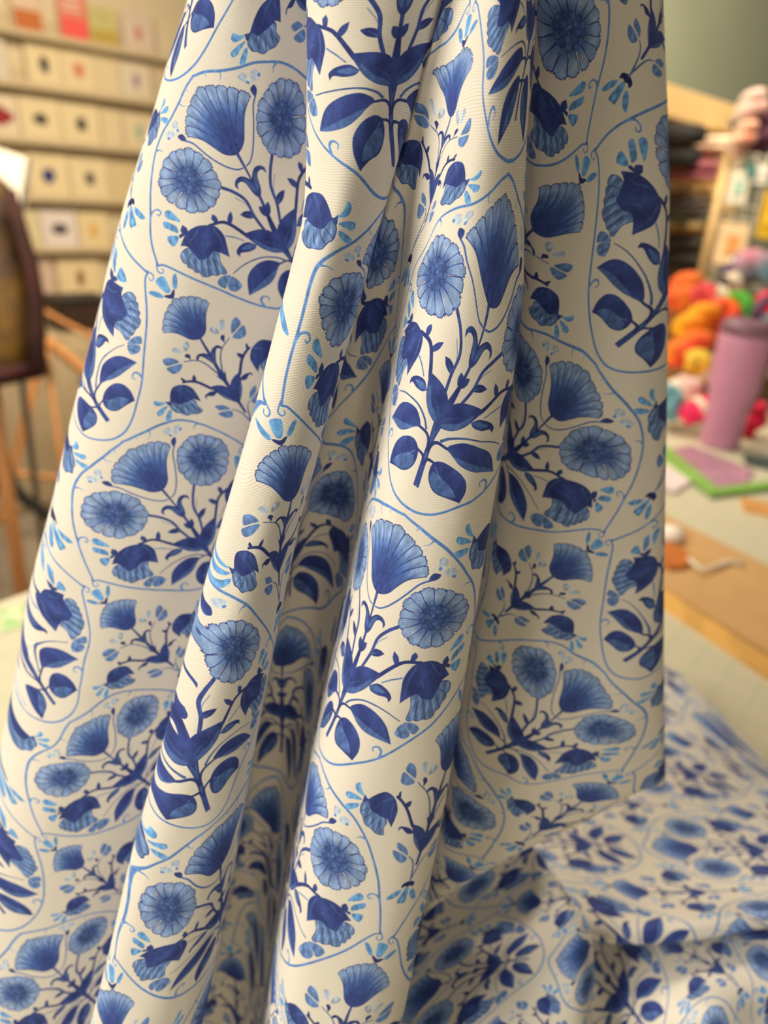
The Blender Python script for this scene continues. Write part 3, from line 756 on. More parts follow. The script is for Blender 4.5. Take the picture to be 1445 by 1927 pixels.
# ------------------------------------------------------------------ work table with cutting mat
tl = at_h(0, 1140, TH); tdir = Vector((.60, .80, 0)); tperp = Vector((.80, -.60, 0))
tab = empty('work_table', (tl.x + .5, tl.y, 0))
tag(tab, 'large white work table holding the cutting mat', 'table')
bm = bmesh.new()
o = Vector((tl.x, tl.y, 0)) - tdir * .9
corners = [o - tperp * .012, o + tdir * 2.25 - tperp * .012, o + tdir * 2.25 + tperp * 1.5, o + tperp * 1.5]
prism(bm, [(p.x, p.y) for p in corners], TH - .035, TH - .004)
tt = mesh_obj('tabletop', bm, M_tabletop, bevel=.004)
tt.parent = tab; tt.matrix_parent_inverse = Matrix.Translation(-Vector(tab.location))
for a, b_ in ((.06, .06), (2.15, .06), (2.15, 1.4), (.06, 1.4)):
    p = o + tdir * a + tperp * b_
    bm = bmesh.new(); box(bm, (p.x, p.y, (TH - .035) / 2), (.05, .05, TH - .035))
    lg = mesh_obj('leg', bm, M_metal, bevel=.003); lg.parent = tab; lg.matrix_parent_inverse = Matrix.Translation(-Vector(tab.location))

def mat_grid():
    m = bpy.data.materials.new('cutting_mat_print'); m.use_nodes = True
    nt = m.node_tree; N = nt.nodes; L = nt.links; b = N['Principled BSDF']; b.inputs['Roughness'].default_value = .55
    tc = N.new('ShaderNodeTexCoord'); mp = N.new('ShaderNodeMapping'); mp.inputs['Rotation'].default_value = (0, 0, math.radians(-53))
    L.new(tc.outputs['Object'], mp.inputs['Vector'])
    br = N.new('ShaderNodeTexBrick'); br.offset = 0; br.inputs['Scale'].default_value = 40.0
    br.inputs['Brick Width'].default_value = 1.0; br.inputs['Row Height'].default_value = 1.0; br.inputs['Mortar Size'].default_value = .02
    for i, c in (('Color1', (206, 198, 172)), ('Color2', (206, 198, 172)), ('Mortar', (168, 188, 150))): br.inputs[i].default_value = lin(c)
    L.new(mp.outputs[0], br.inputs['Vector']); L.new(br.outputs[0], b.inputs['Base Color'])
    return m
bm = bmesh.new()
mc = [o + tdir * .0, o + tdir * 2.2, o + tdir * 2.2 + tperp * 1.45, o + tperp * 1.45]
prism(bm, [(p.x, p.y) for p in mc], TH - .004, TH)
cm = mesh_obj('cutting_mat', bm, mat_grid()); tag(cm, 'pale cream cutting mat with fine green grid lines covering the table', 'cutting mat')

def flat_poly(name, pxs, h0, th, m, label=None, cat=None, bevel=0, parent=None, group=None):
    pts = [at_h(x, y, h0 + th) for x, y in pxs]
    c = sum((Vector((p.x, p.y, 0)) for p in pts), Vector()) / len(pts)
    bm = bmesh.new(); prism(bm, [(p.x - c.x, p.y - c.y) for p in pts], 0, th)
    ob = mesh_obj(name, bm, m, bevel=bevel); ob.location = (c.x, c.y, h0)
    if label: tag(ob, label, cat, group)
    return ob
M_kraft = mat('kraft_board', (204, 162, 108), .7, .04, 30)
M_ruler = mat('ruler_wood', (226, 176, 96), .45, .08, 8, kind='wave')
flat_poly('kraft_board', [(1120, 905), (1560, 1120), (1560, 1301), (1120, 1020)], TH, .006, M_kraft, 'brown kraft board lying above the wooden ruler', 'board', .0012)
flat_poly('wooden_ruler', [(1120, 1024), (1560, 1311), (1560, 1349), (1120, 1052)], TH, .004, M_ruler, 'honey coloured wooden ruler along the edge of the kraft board', 'ruler', .001)
lt = flat_poly('leather_tag', [(1218, 1022), (1250, 1020), (1284, 1030), (1300, 1046), (1290, 1064), (1262, 1066), (1222, 1050)], TH + .006, .005, mat('tan_leather', (196, 112, 42), .5, .1, 60), 'tan leather tag with white string on kraft board', 'tag', .001)
bm = bmesh.new()
tube(bm, [at_h(1296, 1052, TH + .012) - Vector(lt.location), at_h(1318, 1072, TH + .012) - Vector(lt.location), at_h(1345, 1066, TH + .010) - Vector(lt.location), at_h(1372, 1056, TH + .009) - Vector(lt.location), at_h(1400, 1062, TH + .009) - Vector(lt.location)], .0022, 8)
mesh_obj('string', bm, mat('white_string', (238, 226, 206), .8, .05, 50), lt, True)
bm = bmesh.new(); lathe(bm, [(.002, 0), (.012, .002), (.014, .008), (.010, .014), (.002, .016)], 20)
kn = mesh_obj('thread_spool', bm, mat('white_thread', (244, 232, 218), .7, .05, 80), None, True); kn.location = at_h(1262, 1012, TH + .008); kn.location.z = TH + .006
tag(kn, 'small round white thread button beside the leather tag', 'button')
flat_poly('pattern_sheet', [(1200, 858), (1300, 838), (1420, 885), (1395, 920), (1262, 905)], TH, .003, mat('mauve_sheet', (176, 130, 152), .5, .2, 25), 'mauve printed sheet under the green plastic ruler', 'paper', 0)
flat_poly('pattern_sheet', [(1200, 868), (1260, 862), (1300, 905), (1270, 925), (1200, 905)], TH + .003, .002, mat('white_sheet', (232, 214, 216), .5, .06, 25), 'white paper sheet overlapping the mauve sheet', 'paper', 0)
M_green = mat('green_plastic', (132, 186, 84), .35, .05, 20)
gr = flat_poly('plastic_ruler', [(1225, 846), (1256, 840), (1352, 918), (1340, 930)], TH + .005, .003, M_green, 'green plastic ruler lying slanted over the mauve sheet', 'ruler')
flat_poly('plastic_ruler', [(1338, 918), (1470, 902), (1470, 914), (1342, 930)], TH + .004, .003, M_green, 'green plastic ruler along the front of the mauve sheet', 'ruler')
flat_poly('wooden_strip', [(1395, 935), (1470, 950), (1470, 972), (1400, 955)], TH, .005, mat('orange_wood', (214, 156, 88), .5, .08, 20), 'short orange wooden strip on the cutting mat', 'wood strip')
flat_poly('rotary_cutter_case', [(1400, 853), (1440, 858), (1470, 872), (1465, 880), (1405, 866)], TH, .008, mat('dark_case', (70, 84, 84), .4, .1, 30), 'small dark teal case lying behind the mauve sheet', 'case', .001)
flat_poly('template_sheet', [(0, 1148), (48, 1132), (40, 1180), (0, 1192)], TH, .0008, mat('green_print', (228, 226, 196), .5, .3, 60, color2=(150, 200, 120)), 'white template sheet with green print on the mat', 'paper')

# ------------------------------------------------------------------ cloth lying on the table
def patch(name, rows, sub, uvf, parent, flat=False, k=1.0):
    """rows: list of rows of (px, py, depth)"""
    P = np.array([[tuple(at(*p)) for p in [(q[0], q[1], q[2] * k) for q in r_]] for r_ in rows])
    P, _ = spline_rows(P, [sub] * (P.shape[1] - 1))
    P, _ = spline_rows(P.transpose(1, 0, 2).copy(), [sub] * (P.shape[0] - 1)); P = P.transpose(1, 0, 2)
    px_ = project(P)
    s_ = np.concatenate([np.zeros((P.shape[0], 1)), np.cumsum(np.linalg.norm(np.diff(P, axis=1), axis=-1), 1)], 1)
    t_ = np.concatenate([np.zeros((1, P.shape[1])), np.cumsum(np.linalg.norm(np.diff(P, axis=0), axis=-1), 0)], 0)
    U = uvf(px_, s_, t_) if not flat else np.stack([-np.broadcast_to(t_[:, t_.shape[1] // 2][:, None], t_.shape) * 6400 + 300, -((P - CAM) @ RGT) * 6400 + 1210], -1)
    ob = grid_mesh(name, P, to_uv(U), M_CLOTH)
    ob.parent = parent; ob.matrix_parent_inverse = Matrix.Translation(-Vector(parent.location))
    return ob
def uv_from(corr):
    def f(px_, s_, t_):
        src, dst = [], []
        for name, c, r_, x, y in corr:
            d = (px_[..., 0] - x) ** 2 + (px_[..., 1] - y) ** 2
            i, j = np.unravel_index(np.argmin(d), d.shape)
            src.append((s_[i, j], t_[i, j])); dst.append(lm(name, c, r_))
        A = np.hstack([np.array(src), np.ones((len(src), 1))])
        co = np.linalg.lstsq(A, np.array(dst), rcond=None)[0]
        return np.stack([s_, t_, np.ones_like(s_)], -1) @ co
    return f
heap_c = at_h(1250, 1700, TH)
heap = empty('folded_fabric', (heap_c.x, heap_c.y, TH))
tag(heap, 'blue flower print cotton fabric lying in loose folds on the table', 'fabric')
# upper layer, sloping away to the table
patch('fabric_fold', [
    [(1130, 1235, .56), (1200, 1238, .56), (1270, 1262, .555), (1330, 1315, .53), (1400, 1390, .50), (1480, 1470, .47)],
    [(1060, 1330, .50), (1180, 1335, .50), (1270, 1350, .495), (1340, 1385, .48), (1420, 1440, .46), (1520, 1510, .44)],
    [(1000, 1480, .41), (1120, 1480, .41), (1230, 1480, .41), (1330, 1490, .405), (1430, 1510, .40), (1560, 1540, .395)],
    [(1000, 1590, .345), (1090, 1600, .345), (1210, 1610, .345), (1330, 1610, .345), (1450, 1610, .345), (1580, 1610, .345)],
    [(1024, 1650, .315), (1100, 1668, .312), (1210, 1690, .308), (1330, 1690, .308), (1450, 1680, .308), (1580, 1670, .31)],
    [(1066, 1712, .292), (1116, 1738, .288), (1210, 1748, .286), (1330, 1738, .286), (1450, 1720, .288), (1580, 1700, .29)],
    [(1080, 1745, .290), (1126, 1768, .286), (1215, 1774, .284), (1330, 1764, .285), (1450, 1742, .288), (1580, 1715, .29)],
    [(1084, 1738, .302), (1128, 1764, .300), (1215, 1768, .300), (1330, 1758, .302), (1450, 1738, .305), (1580, 1710, .305)]], 12,
    None, heap, True, .97)
# lower layer at right, under the rolled edge
patch('fabric_fold', [
    [(1060, 1730, .318), (1130, 1745, .318), (1230, 1752, .318), (1340, 1740, .318), (1450, 1720, .318), (1580, 1700, .318)],
    [(1060, 1780, .306), (1130, 1795, .303), (1230, 1800, .300), (1340, 1790, .298), (1450, 1775, .298), (1580, 1760, .298)],
    [(1060, 1850, .298), (1130, 1860, .292), (1230, 1862, .286), (1340, 1850, .280), (1450, 1840, .282), (1580, 1830, .285)],
    [(1060, 1930, .292), (1130, 1930, .286), (1230, 1925, .279), (1340, 1905, .268), (1450, 1915, .276), (1580, 1920, .278)],
    [(1060, 2010, .289), (1130, 2010, .284), (1230, 2005, .277), (1340, 1995, .270), (1450, 2000, .275), (1580, 2000, .278)]], 12,
    uv_from([('SB', 0, 0, 1217, 1921), ('FB', 0, 0, 1095, 1800), ('MS', 0, 0, 1369, 1860), ('MF', 0, 0, 1285, 1782), ('LR', 0, 0, 1262, 1890)]), heap, False, .95)
# piece under the hanging flap, its edge turned up at the right
patch('fabric_fold', [
    [(700, 1640, .285), (800, 1625, .288), (900, 1610, .290), (980, 1590, .292), (1012, 1600, .296), (1022, 1620, .302)],
    [(690, 1720, .284), (800, 1712, .288), (900, 1700, .291), (990, 1685, .290), (1050, 1682, .284), (1074, 1690, .290)],
    [(680, 1790, .280), (800, 1790, .276), (900, 1780, .276), (1000, 1760, .278), (1080, 1740, .272), (1108, 1742, .274)],
    [(670, 1860, .268), (800, 1860, .262), (900, 1850, .262), (1000, 1835, .264), (1085, 1815, .262), (1118, 1815, .268)],
    [(660, 1930, .260), (800, 1930, .254), (900, 1925, .252), (1000, 1915, .254), (1085, 1900, .256), (1118, 1900, .263)],
    [(650, 2020, .254), (800, 2020, .248), (900, 2020, .246), (1000, 2010, .248), (1085, 2000, .252), (1115, 2000, .260)]], 12,
    uv_from([('FB', 0, 0, 833, 1866), ('DR', 0, 0, 842, 1791), ('DL', 0, 0, 818, 1912), ('SB', 0, 0, 1010, 1800), ('BR', 0, 0, 915, 1778), ('LL', 0, 0, 985, 1833)]), heap, False, .96)

# ------------------------------------------------------------------ card display on the left wall
LEDGES = (76, 170, 270, 374, 468, 566)          # heights of the ledges (picture rows at x = 100)
def card(x0, x1, y0, y1, color, motif, mcol, label, shape=0, off=.035, color2=None):
    """card standing on a ledge; pixel box of its outline"""
    a = WL.at(x0, (y0 + y1) / 2, off); b = WL.at(x1, (y0 + y1) / 2, off)
    wd = (b - a).length; t = WL.at((x0 + x1) / 2, y0, off); lo = WL.at((x0 + x1) / 2, y1, off)
    zb = min((WL.at(100, q, 0).z + .0015 for q in LEDGES), key=lambda q: abs(q - lo.z))
    hg = t.z - zb; c = (a + b) / 2; c.z = zb
    lean = Matrix.Rotation(math.radians(-7), 3, 'X')
    R = ROTA @ lean
    root = bpy.data.objects.new('greeting_card', None); root.empty_display_size = .02
    COL.objects.link(root); root.location = c; root.rotation_euler = R.to_euler()
    bm = bmesh.new(); box(bm, (0, 0, hg / 2), (wd, .003, hg)); box(bm, (.004, .006, hg / 2), (wd * .98, .002, hg * .99))
    mesh_obj('card_panel', bm, mat('card_paper', color, .6, .03, 8), root, bevel=.0006)
    if motif == 'block':                       # lower colour field and pale writing bars
        bm = bmesh.new(); box(bm, (0, -.0025, hg * .24), (wd * .9, .001, hg * .42)); mesh_obj('printed_field', bm, mat('card_ink', mcol, .6, .05, 8), root)
        for q in (.62, .74, .86):
            bm = bmesh.new(); box(bm, (-.06 * wd, -.0025, hg * q), (wd * .62, .001, hg * .05)); mesh_obj('printed_line', bm, mat('card_ink_pale', color2 or (236, 210, 190), .6, .05, 8), root)
    elif motif:
        rg = random.Random(int(x0 * 7 + y0)); bm = bmesh.new(); n = 18
        rx, rz = motif
        vs_ = [bm.verts.new((wd * rx * math.cos(6.283 * i / n) * rg.uniform(.75, 1.15), -.0025, hg * .52 + hg * rz * math.sin(6.283 * i / n) * rg.uniform(.75, 1.15))) for i in range(n)]
        f = bm.faces.new(vs_); e = bmesh.ops.extrude_face_region(bm, geom=[f])
        bmesh.ops.translate(bm, vec=(0, -.0008, 0), verts=[v for v in e['geom'] if isinstance(v, bmesh.types.BMVert)])
        mesh_obj('printed_motif', bm, mat('card_ink', mcol, .6, .1, 30), root)
    tag(root, label, 'card', 'greeting cards on the wall ledges')
CR = (228, 208, 164)
card(22, 78, -40, 51, (220, 190, 160), 'block', (196, 108, 48), 'white card with rust orange lower half on the top ledge')
card(113, 166, -22, 74, (226, 130, 108), 'block', (240, 92, 84), 'coral red card with pale lettering on the top ledge')
card(170, 222, 12, 84, (206, 194, 128), 'block', (190, 164, 74), 'olive and mustard card on the top ledge', color2=(190, 184, 120))
card(233, 290, 24, 96, (222, 200, 176), (.12, .22), (206, 130, 116), 'pale card with faint pink motif on the top ledge')
card(297, 345, 36, 104, (224, 206, 168), None, None, 'blank cream card at the end of the top ledge')
card(-38, 14, 66, 152, (212, 200, 180), None, None, 'plain grey white card on the second ledge')
card(52, 116, 80, 166, CR, (.14, .2), (40, 40, 42), 'cream card with tall black motif on the second ledge')
card(119, 180, 92, 174, CR, (.16, .22), (208, 132, 92), 'cream card with terracotta motif on the second ledge')
card(182, 226, 100, 176, (224, 204, 162), None, None, 'blank cream card beside the terracotta motif card')
card(229, 286, 116, 190, (226, 210, 182), (.13, .22), (164, 142, 158), 'cream card with faint mauve motif on the second ledge')
card(290, 335, 124, 196, (214, 192, 156), None, None, 'blank tan card at the end of the second ledge')
card(-40, 36, 176, 262, (224, 206, 176), (.34, .22), (146, 24, 30), 'cream card with dark red motif on the third ledge')
card(40, 115, 184, 268, CR, (.2, .13), (28, 26, 30), 'cream card with wide black blot on the third ledge')
card(118, 190, 196, 274, CR, (.14, .18), (38, 34, 36), 'cream card with black leaning motif on the third ledge')
card(193, 232, 206, 278, (224, 204, 162), None, None, 'blank cream card on the third ledge')
card(235, 292, 214, 284, (226, 208, 168), (.12, .22), (160, 178, 158), 'cream card with pale teal motif on the third ledge')
card(55, 131, 290, 370, CR, (.17, .17), (44, 46, 108), 'cream card with navy blue motif on the fourth ledge')
card(134, 206, 298, 374, CR, (.13, .17), (74, 64, 66), 'cream card with dark grey motif on the fourth ledge')
card(208, 262, 306, 378, (216, 194, 148), None, None, 'blank tan card on the fourth ledge')
card(33, 78, 396, 464, (216, 202, 160), None, None, 'blank pale green card on the fifth ledge')
card(80, 146, 396, 460, (226, 212, 204), (.24, .14), (46, 46, 56), 'white card with black moth shaped motif on the fifth ledge')
card(149, 206, 400, 466, (228, 206, 158), (.16, .22), (222, 172, 88), 'cream card with golden yellow motif on the fifth ledge')
card(112, 192, 484, 562, (228, 206, 160), (.10, .2), (140, 84, 46), 'cream card with brown motif on the lowest ledge')
card(52, 104, 478, 556, (206, 178, 156), None, None, 'blank pinkish card on the lowest ledge')

M_ledge = mat('ledge_paint', (206, 186, 148), .6, .04, 10)
for i, (xl, xr, y) in enumerate(((-120, 420, 76), (-120, 420, 170), (-120, 420, 270), (-120, 420, 374), (-120, 420, 468), (-120, 420, 566))):
    a = WL.at(100, y, 0); c0 = WL.at(xl, y, 0); c1_ = WL.at(xr, y, 0)
    s0, s1 = (c0 - a).dot(DA), (c1_ - a).dot(DA)
    root = bpy.data.objects.new('card_ledge', None); root.empty_display_size = .02; COL.objects.link(root)
    root.location = a + DA * (s0 + s1) / 2; root.rotation_euler = ROTA.to_euler()
    L_ = s1 - s0
    bm = bmesh.new(); box(bm, (0, -.032, -.006), (L_, .066, .012)); mesh_obj('shelf_board', bm, M_ledge, root, bevel=.001)
    bm = bmesh.new(); box(bm, (0, -.068, .001), (L_, .006, .026)); mesh_obj('front_lip', bm, M_ledge, root, bevel=.001)
    bm = bmesh.new(); box(bm, (0, -.003, .03), (L_, .006, .08)); mesh_obj('back_rail', bm, M_ledge, root, bevel=.001)
    nm = ['top', 'second', 'third', 'fourth', 'fifth', 'lowest'][i]
    tag(root, 'cream painted card ledge, %s of the wall display' % nm, 'shelf', 'card ledges on the wall')

# ------------------------------------------------------------------ things in the left background
def tubes(name, segs, m, label, cat, base):
    """thing made of separate round bars: segs = [(part, [(px, py, z), ...], radius)]"""
    root = empty(name, base)
    for part, pts, r in segs:
        bm = bmesh.new(); P = [at(*p) - Vector(base) for p in pts]
        if len(P) > 2: P = [Vector(q) for q in cr([tuple(p) for p in P], n=6)]
        tube(bm, P, r, 12); mesh_obj(part, bm, m, root, True)
    return tag(root, label, cat)
M_oak = mat('pale_oak', (214, 150, 92), .5, .1, 12, kind='wave')
b0 = at(20, 905, 2.55); b0.z = 0
tubes('wooden_stand', [
    ('leg', [(84, 640, 2.50), (62, 730, 2.52), (20, 900, 2.55), (2, 985, 2.56)], .015),
    ('leg', [(66, 520, 2.62), (84, 640, 2.62), (120, 905, 2.64), (128, 980, 2.66)], .010),
    ('rail', [(70, 632, 2.50), (112, 660, 2.56), (170, 708, 2.64)], .019),
    ('rail', [(18, 890, 2.54), (70, 896, 2.58), (150, 902, 2.64)], .011),
    ('rail', [(66, 575, 2.52), (120, 606, 2.58), (175, 634, 2.64)], .008)], M_oak, 'pale oak stand with splayed legs beside the patterned jacket', 'stand', b0)
bm = bmesh.new(); c = at(148, 590, 2.9); box(bm, (0, 0, 0), (.20, .16, .11), None)
bx_ = mesh_obj('storage_box', bm, mat('dark_brown_box', (52, 34, 22), .6, .2, 12), bevel=.008); bx_.location = c; bx_.rotation_euler = ROTA.to_euler()
bm = bmesh.new(); box(bm, (0, 0, .058), (.21, .17, .02)); mesh_obj('lid', bm, mat('black_lid', (26, 24, 24), .5, .1, 12), bx_, bevel=.004)
tag(bx_, 'dark brown storage box with black lid below the card ledges', 'box')
# cabinet carrying it
bm = bmesh.new(); cc = Vector((c.x, c.y, 0)); hb = c.z - .056
box(bm, (0, 0, hb / 2), (.9, .22, hb)); cab = mesh_obj('low_cabinet', bm, mat('cabinet_paint', (176, 158, 126), .6, .05, 8), bevel=.006)
cab.location = cc; cab.rotation_euler = ROTA.to_euler()
for q in (-.225, .225):
    bm = bmesh.new(); box(bm, (q, -.116, hb / 2), (.42, .012, hb * .9)); d_ = mesh_obj('door', bm, mat('cabinet_door', (186, 168, 136), .6, .05, 8), cab, bevel=.003)
    bm = bmesh.new(); lathe(bm, [(.004, 0), (.012, .01), (.01, .018), (.002, .02)], 14); k_ = mesh_obj('knob', bm, M_metal, d_, True); k_.rotation_euler = (math.radians(90), 0, 0); k_.location = (q + (.16 if q < 0 else -.16), -.122, hb * .75)
tag(cab, 'grey beige low cabinet with two doors under the brown box', 'cabinet')

# patterned jacket on a form, with a white collar board behind it
def ribbed(name, secs, m, parent=None, seg=36, base=None):
    """closed body from elliptic sections (px, py, z, half width px, depth m)"""
    bm = bmesh.new(); rings = []
    base = Vector((0, 0, 0)) if base is None else Vector(base)
    for px_, py_, z_, hw, dp in secs:
        c_ = at(px_, py_, z_); rw = hw / FPX * z_
        ring = []
        for k in range(seg):
            a_ = 2 * math.pi * k / seg
            f_ = 1 + .05 * math.sin(6 * a_ + py_ * .02)
            p = c_ + Vector(RGT) * (rw * math.cos(a_) * f_) + Vector((0, 1, 0)) * (dp * math.sin(a_) * f_)
            ring.append(bm.verts.new(p - base))
        rings.append(ring)
    for a_, b_ in zip(rings, rings[1:]):
        for k in range(seg): bm.faces.new((a_[k], a_[(k + 1) % seg], b_[(k + 1) % seg], b_[k]))
    bm.faces.new(rings[0][::-1]); bm.faces.new(rings[-1])
    return mesh_obj(name, bm, m, parent, True)
jb = at(-30, 700, 1.75); jb.z = 0
jk = empty('jacket_on_form', jb)
M_brocade = mat('gold_brocade', (104, 74, 4), .7, .3, 12, .3, color2=(44, 20, 8))
M_dark = mat('dark_red_cloth', (52, 14, 10), .8, .3, 14)
ribbed('jacket_body', [(-40, 330, 1.75, 30, .05), (-36, 350, 1.75, 48, .07), (-30, 430, 1.75, 62, .09), (-25, 500, 1.75, 84, .10), (-20, 560, 1.75, 92, .11), (-18, 630, 1.75, 94, .11), (-18, 688, 1.75, 96, .11), (-18, 700, 1.75, 90, .10)], M_brocade, jk, base=jb)
ribbed('sleeve_edge', [(20, 355, 1.70, 5, .02), (38, 430, 1.70, 8, .03), (58, 500, 1.70, 10, .03), (68, 560, 1.70, 10, .03), (70, 620, 1.70, 11, .03), (72, 690, 1.70, 12, .03), (72, 698, 1.70, 8, .02)], M_dark, jk, base=jb)
ribbed('hem_band', [(-18, 676, 1.745, 98, .118), (-18, 690, 1.745, 100, .12), (-18, 708, 1.745, 98, .118)], M_dark, jk, base=jb)
bm = bmesh.new(); p_ = at(-20, 700, 1.75); tube(bm, [Vector((p_.x, p_.y, 0)) - jb, Vector((p_.x, p_.y, p_.z + .02)) - jb], .018, 14); mesh_obj('stand_pole', bm, M_oak, jk, True)
tag(jk, 'gold and dark red patterned jacket hanging on a stand', 'jacket')
# white panel with dark edge
Q = [at(-40, 268, 1.95), at(54, 300, 1.95), at(36, 440, 1.95), at(-40, 470, 1.95)]
wb = empty('white_display_board', sum(Q, Vector()) / 4)
bm = bmesh.new(); vf = [bm.verts.new(p - wb.location) for p in Q]; vb_ = [bm.verts.new(p - wb.location + Vector((0, .02, 0))) for p in Q]
bm.faces.new(vf); bm.faces.new(vb_[::-1])
for i in range(4): bm.faces.new((vf[i], vb_[i], vb_[(i + 1) % 4], vf[(i + 1) % 4]))
mesh_obj('board', bm, mat('white_board', (246, 240, 222), .5, .02, 5), wb)
bm = bmesh.new(); tube(bm, [at(55, 298, 1.95) - wb.location, at(46, 360, 1.95) - wb.location, at(36, 442, 1.95) - wb.location], .006, 8); mesh_obj('edge_trim', bm, mat('grey_trim', (96, 92, 80), .5, .1, 10), wb, True)
bm = bmesh.new(); tube(bm, [Vector((Q[2].x - .05, Q[2].y + .012, Q[2].z + .02)) - wb.location, Vector((Q[2].x - .05, Q[2].y + .012, 0)) - wb.location], .010, 10); mesh_obj('support_post', bm, M_metal, wb, True)
tag(wb, 'white display board with grey edge behind the patterned jacket', 'board')
# black chair
b1 = at(30, 960, 2.1); b1.z = 0
tubes('black_chair', [('frame', [(-12, 770, 2.15), (4, 850, 2.12), (30, 920, 2.10), (70, 955, 2.12), (120, 985, 2.15), (170, 1000, 2.2)], .017),
                      ('leg', [(-10, 880, 2.12), (-30, 1020, 2.05), (-40, 1140, 2.0), (-60, 1270, 1.95)], .016),
                      ('leg', [(140, 990, 2.18), (150, 1100, 2.2), (160, 1190, 2.22), (165, 1222, 2.22)], .016),
                      ('backrest', [(-60, 760, 2.2), (-40, 860, 2.15), (-10, 915, 2.12)], .05)], mat('black_plastic', (24, 20, 16), .45, .2, 20), 'black chair with curved tube frame beside the oak stand', 'chair', b1)

# ------------------------------------------------------------------ right background: shelf of yarn
rs = random.Random(5)
def skein(px_, py_, z_, lpx, rpx, ang, col, col2=None, label='', band=None, group=None):
    """twisted hank of yarn: two thick strands wound around each other, held by a paper band"""
    c_ = at(px_, py_, z_); Ls = lpx / FPX * z_; r_ = rpx / FPX * z_
    root = bpy.data.objects.new('yarn_skein', None); root.empty_display_size = .02; COL.objects.link(root); root.location = c_
    root.rotation_euler = (0, -math.radians(ang), rs.uniform(-.3, .3))
    m = mat('wool_yarn', col, .9, .18, 22 if col2 is None else 9, .6, color2=col2)
    for s_ in (0, 1):
        bm = bmesh.new(); pts = []; rad = []
        for i in range(25):
            t = i / 24; a_ = 2.2 * math.pi * t + s_ * math.pi; e = math.sin(math.pi * min(max(t, .0), 1)) ** .45 if 0 < t < 1 else 0
            pts.append(((t - .5) * Ls, r_ * .48 * math.cos(a_) * e, r_ * .48 * math.sin(a_) * e)); rad.append(r_ * (.30 + .30 * e) * (1 + .07 * math.sin(i * 2.4)))
        tube(bm, pts, rad, 14); mesh_obj('strand', bm, m, root, True)
    if band is not None:
        bm = bmesh.new(); n = 20
        ri = [[bm.verts.new((x_, r_ * 1.07 * math.cos(6.283 * k / n), r_ * 1.07 * math.sin(6.283 * k / n))) for k in range(n)] for x_ in (-Ls * .11, Ls * .11)]
        for k in range(n): bm.faces.new((ri[0][k], ri[0][(k + 1) % n], ri[1][(k + 1) % n], ri[1][k]))
        mesh_obj('paper_band', bm, mat('band_paper', band, .6, .05, 20), root, True)
    tag(root, label, 'yarn', group)
    return root

M_shelf = mat('shelf_wood', (222, 186, 126), .5, .06, 6, kind='wave')
def shelf_box(name, x0, x1, y0, y1, depth, m, parent, off=0.0):
    a = SH.at(x0, (y0 + y1) / 2, off); b_ = SH.at(x1, (y0 + y1) / 2, off); t = SH.at((x0 + x1) / 2, y0, off); l_ = SH.at((x0 + x1) / 2, y1, off)
    bm = bmesh.new(); c_ = (a + b_) / 2; c_.z = (t.z + l_.z) / 2
    box(bm, (0, 0, 0), ((b_ - a).length, depth, abs(t.z - l_.z)))
    o_ = mesh_obj(name, bm, m, None, bevel=.004); o_.parent = parent
    o_.matrix_local = Matrix.Translation(c_ - NA * depth / 2 - Vector(parent.location)) @ ROTA.to_4x4()
    return o_
sb = SH.at(1310, 500, 0); sb.z = 0
shelf = empty('yarn_shelf', sb); tag(shelf, 'pale wooden shelf unit filled with folded wool', 'shelf')
# boards as horizontal slabs along the unit
def slab(px_, py_, thick, depth, name, s0=-.75, s1=.42, up=0.0):
    a = SH.at(px_, py_, 0); bm = bmesh.new(); box(bm, ((s0 + s1) / 2, depth / 2, 0), (s1 - s0, depth, thick))
    o_ = mesh_obj(name, bm, M_shelf, None, bevel=.003); o_.parent = shelf
    o_.matrix_local = Matrix.Translation(a - Vector(shelf.location)) @ ROTA.to_4x4()
slab(1310, 205, .085, .32, 'top_board'); slab(1310, 358, .022, .32, 'shelf_board'); slab(1310, 425, .022, .32, 'shelf_board'); slab(1310, 560, .025, .32, 'shelf_board')
top_z = SH.at(1310, 205, 0).z
for s_ in (.42, -.75):
    bm = bmesh.new(); box(bm, (s_, .16, top_z / 2), (.03, .32, top_z)); o_ = mesh_obj('side_panel', bm, M_shelf, None, bevel=.003); o_.parent = shelf
    pz = SH.at(1310, 205, 0); pz.z = 0
    o_.matrix_local = Matrix.Translation(pz - Vector(shelf.location)) @ ROTA.to_4x4()
bm = bmesh.new(); box(bm, (-.165, .315, top_z / 2), (1.17, .01, top_z)); o_ = mesh_obj('back_panel', bm, mat('shelf_back', (196, 160, 104), .6, .06, 6), None); o_.parent = shelf; o_.matrix_local = Matrix.Translation(pz - Vector(shelf.location)) @ ROTA.to_4x4()

def wool_stack(px_, py_, wpx, hpx, col, label, off=-.02, dpt=.16):
    """folded piece of wool, rounded pillow with a fold line"""
    c_ = SH.at(px_, py_, off + .04); z_ = (c_ - Vector(CAM)).dot(Vector(FWD)); wd = wpx / FPX * z_; hg = hpx / FPX * z_
    root = bpy.data.objects.new('folded_wool', None); root.empty_display_size = .02; COL.objects.link(root); root.location = c_; root.rotation_euler = ROTA.to_euler()
    m = mat('wool_cloth', col, .95, .15, 30, .4)
    for k, q in enumerate((-.25, .25)):
        bm = bmesh.new(); bmesh.ops.create_uvsphere(bm, u_segments=24, v_segments=14, radius=1)
        for v in bm.verts:
            p = v.co; e = .55
            v.co = Vector((math.copysign(abs(p.x) ** e, p.x) * wd / 2, math.copysign(abs(p.y) ** e, p.y) * dpt / 2, math.copysign(abs(p.z) ** .7, p.z) * hg / 4 + q * hg + .06 * hg * math.sin(p.x * 3 + k)))
        mesh_obj('fold', bm, m, root, True)
    tag(root, label, 'wool')
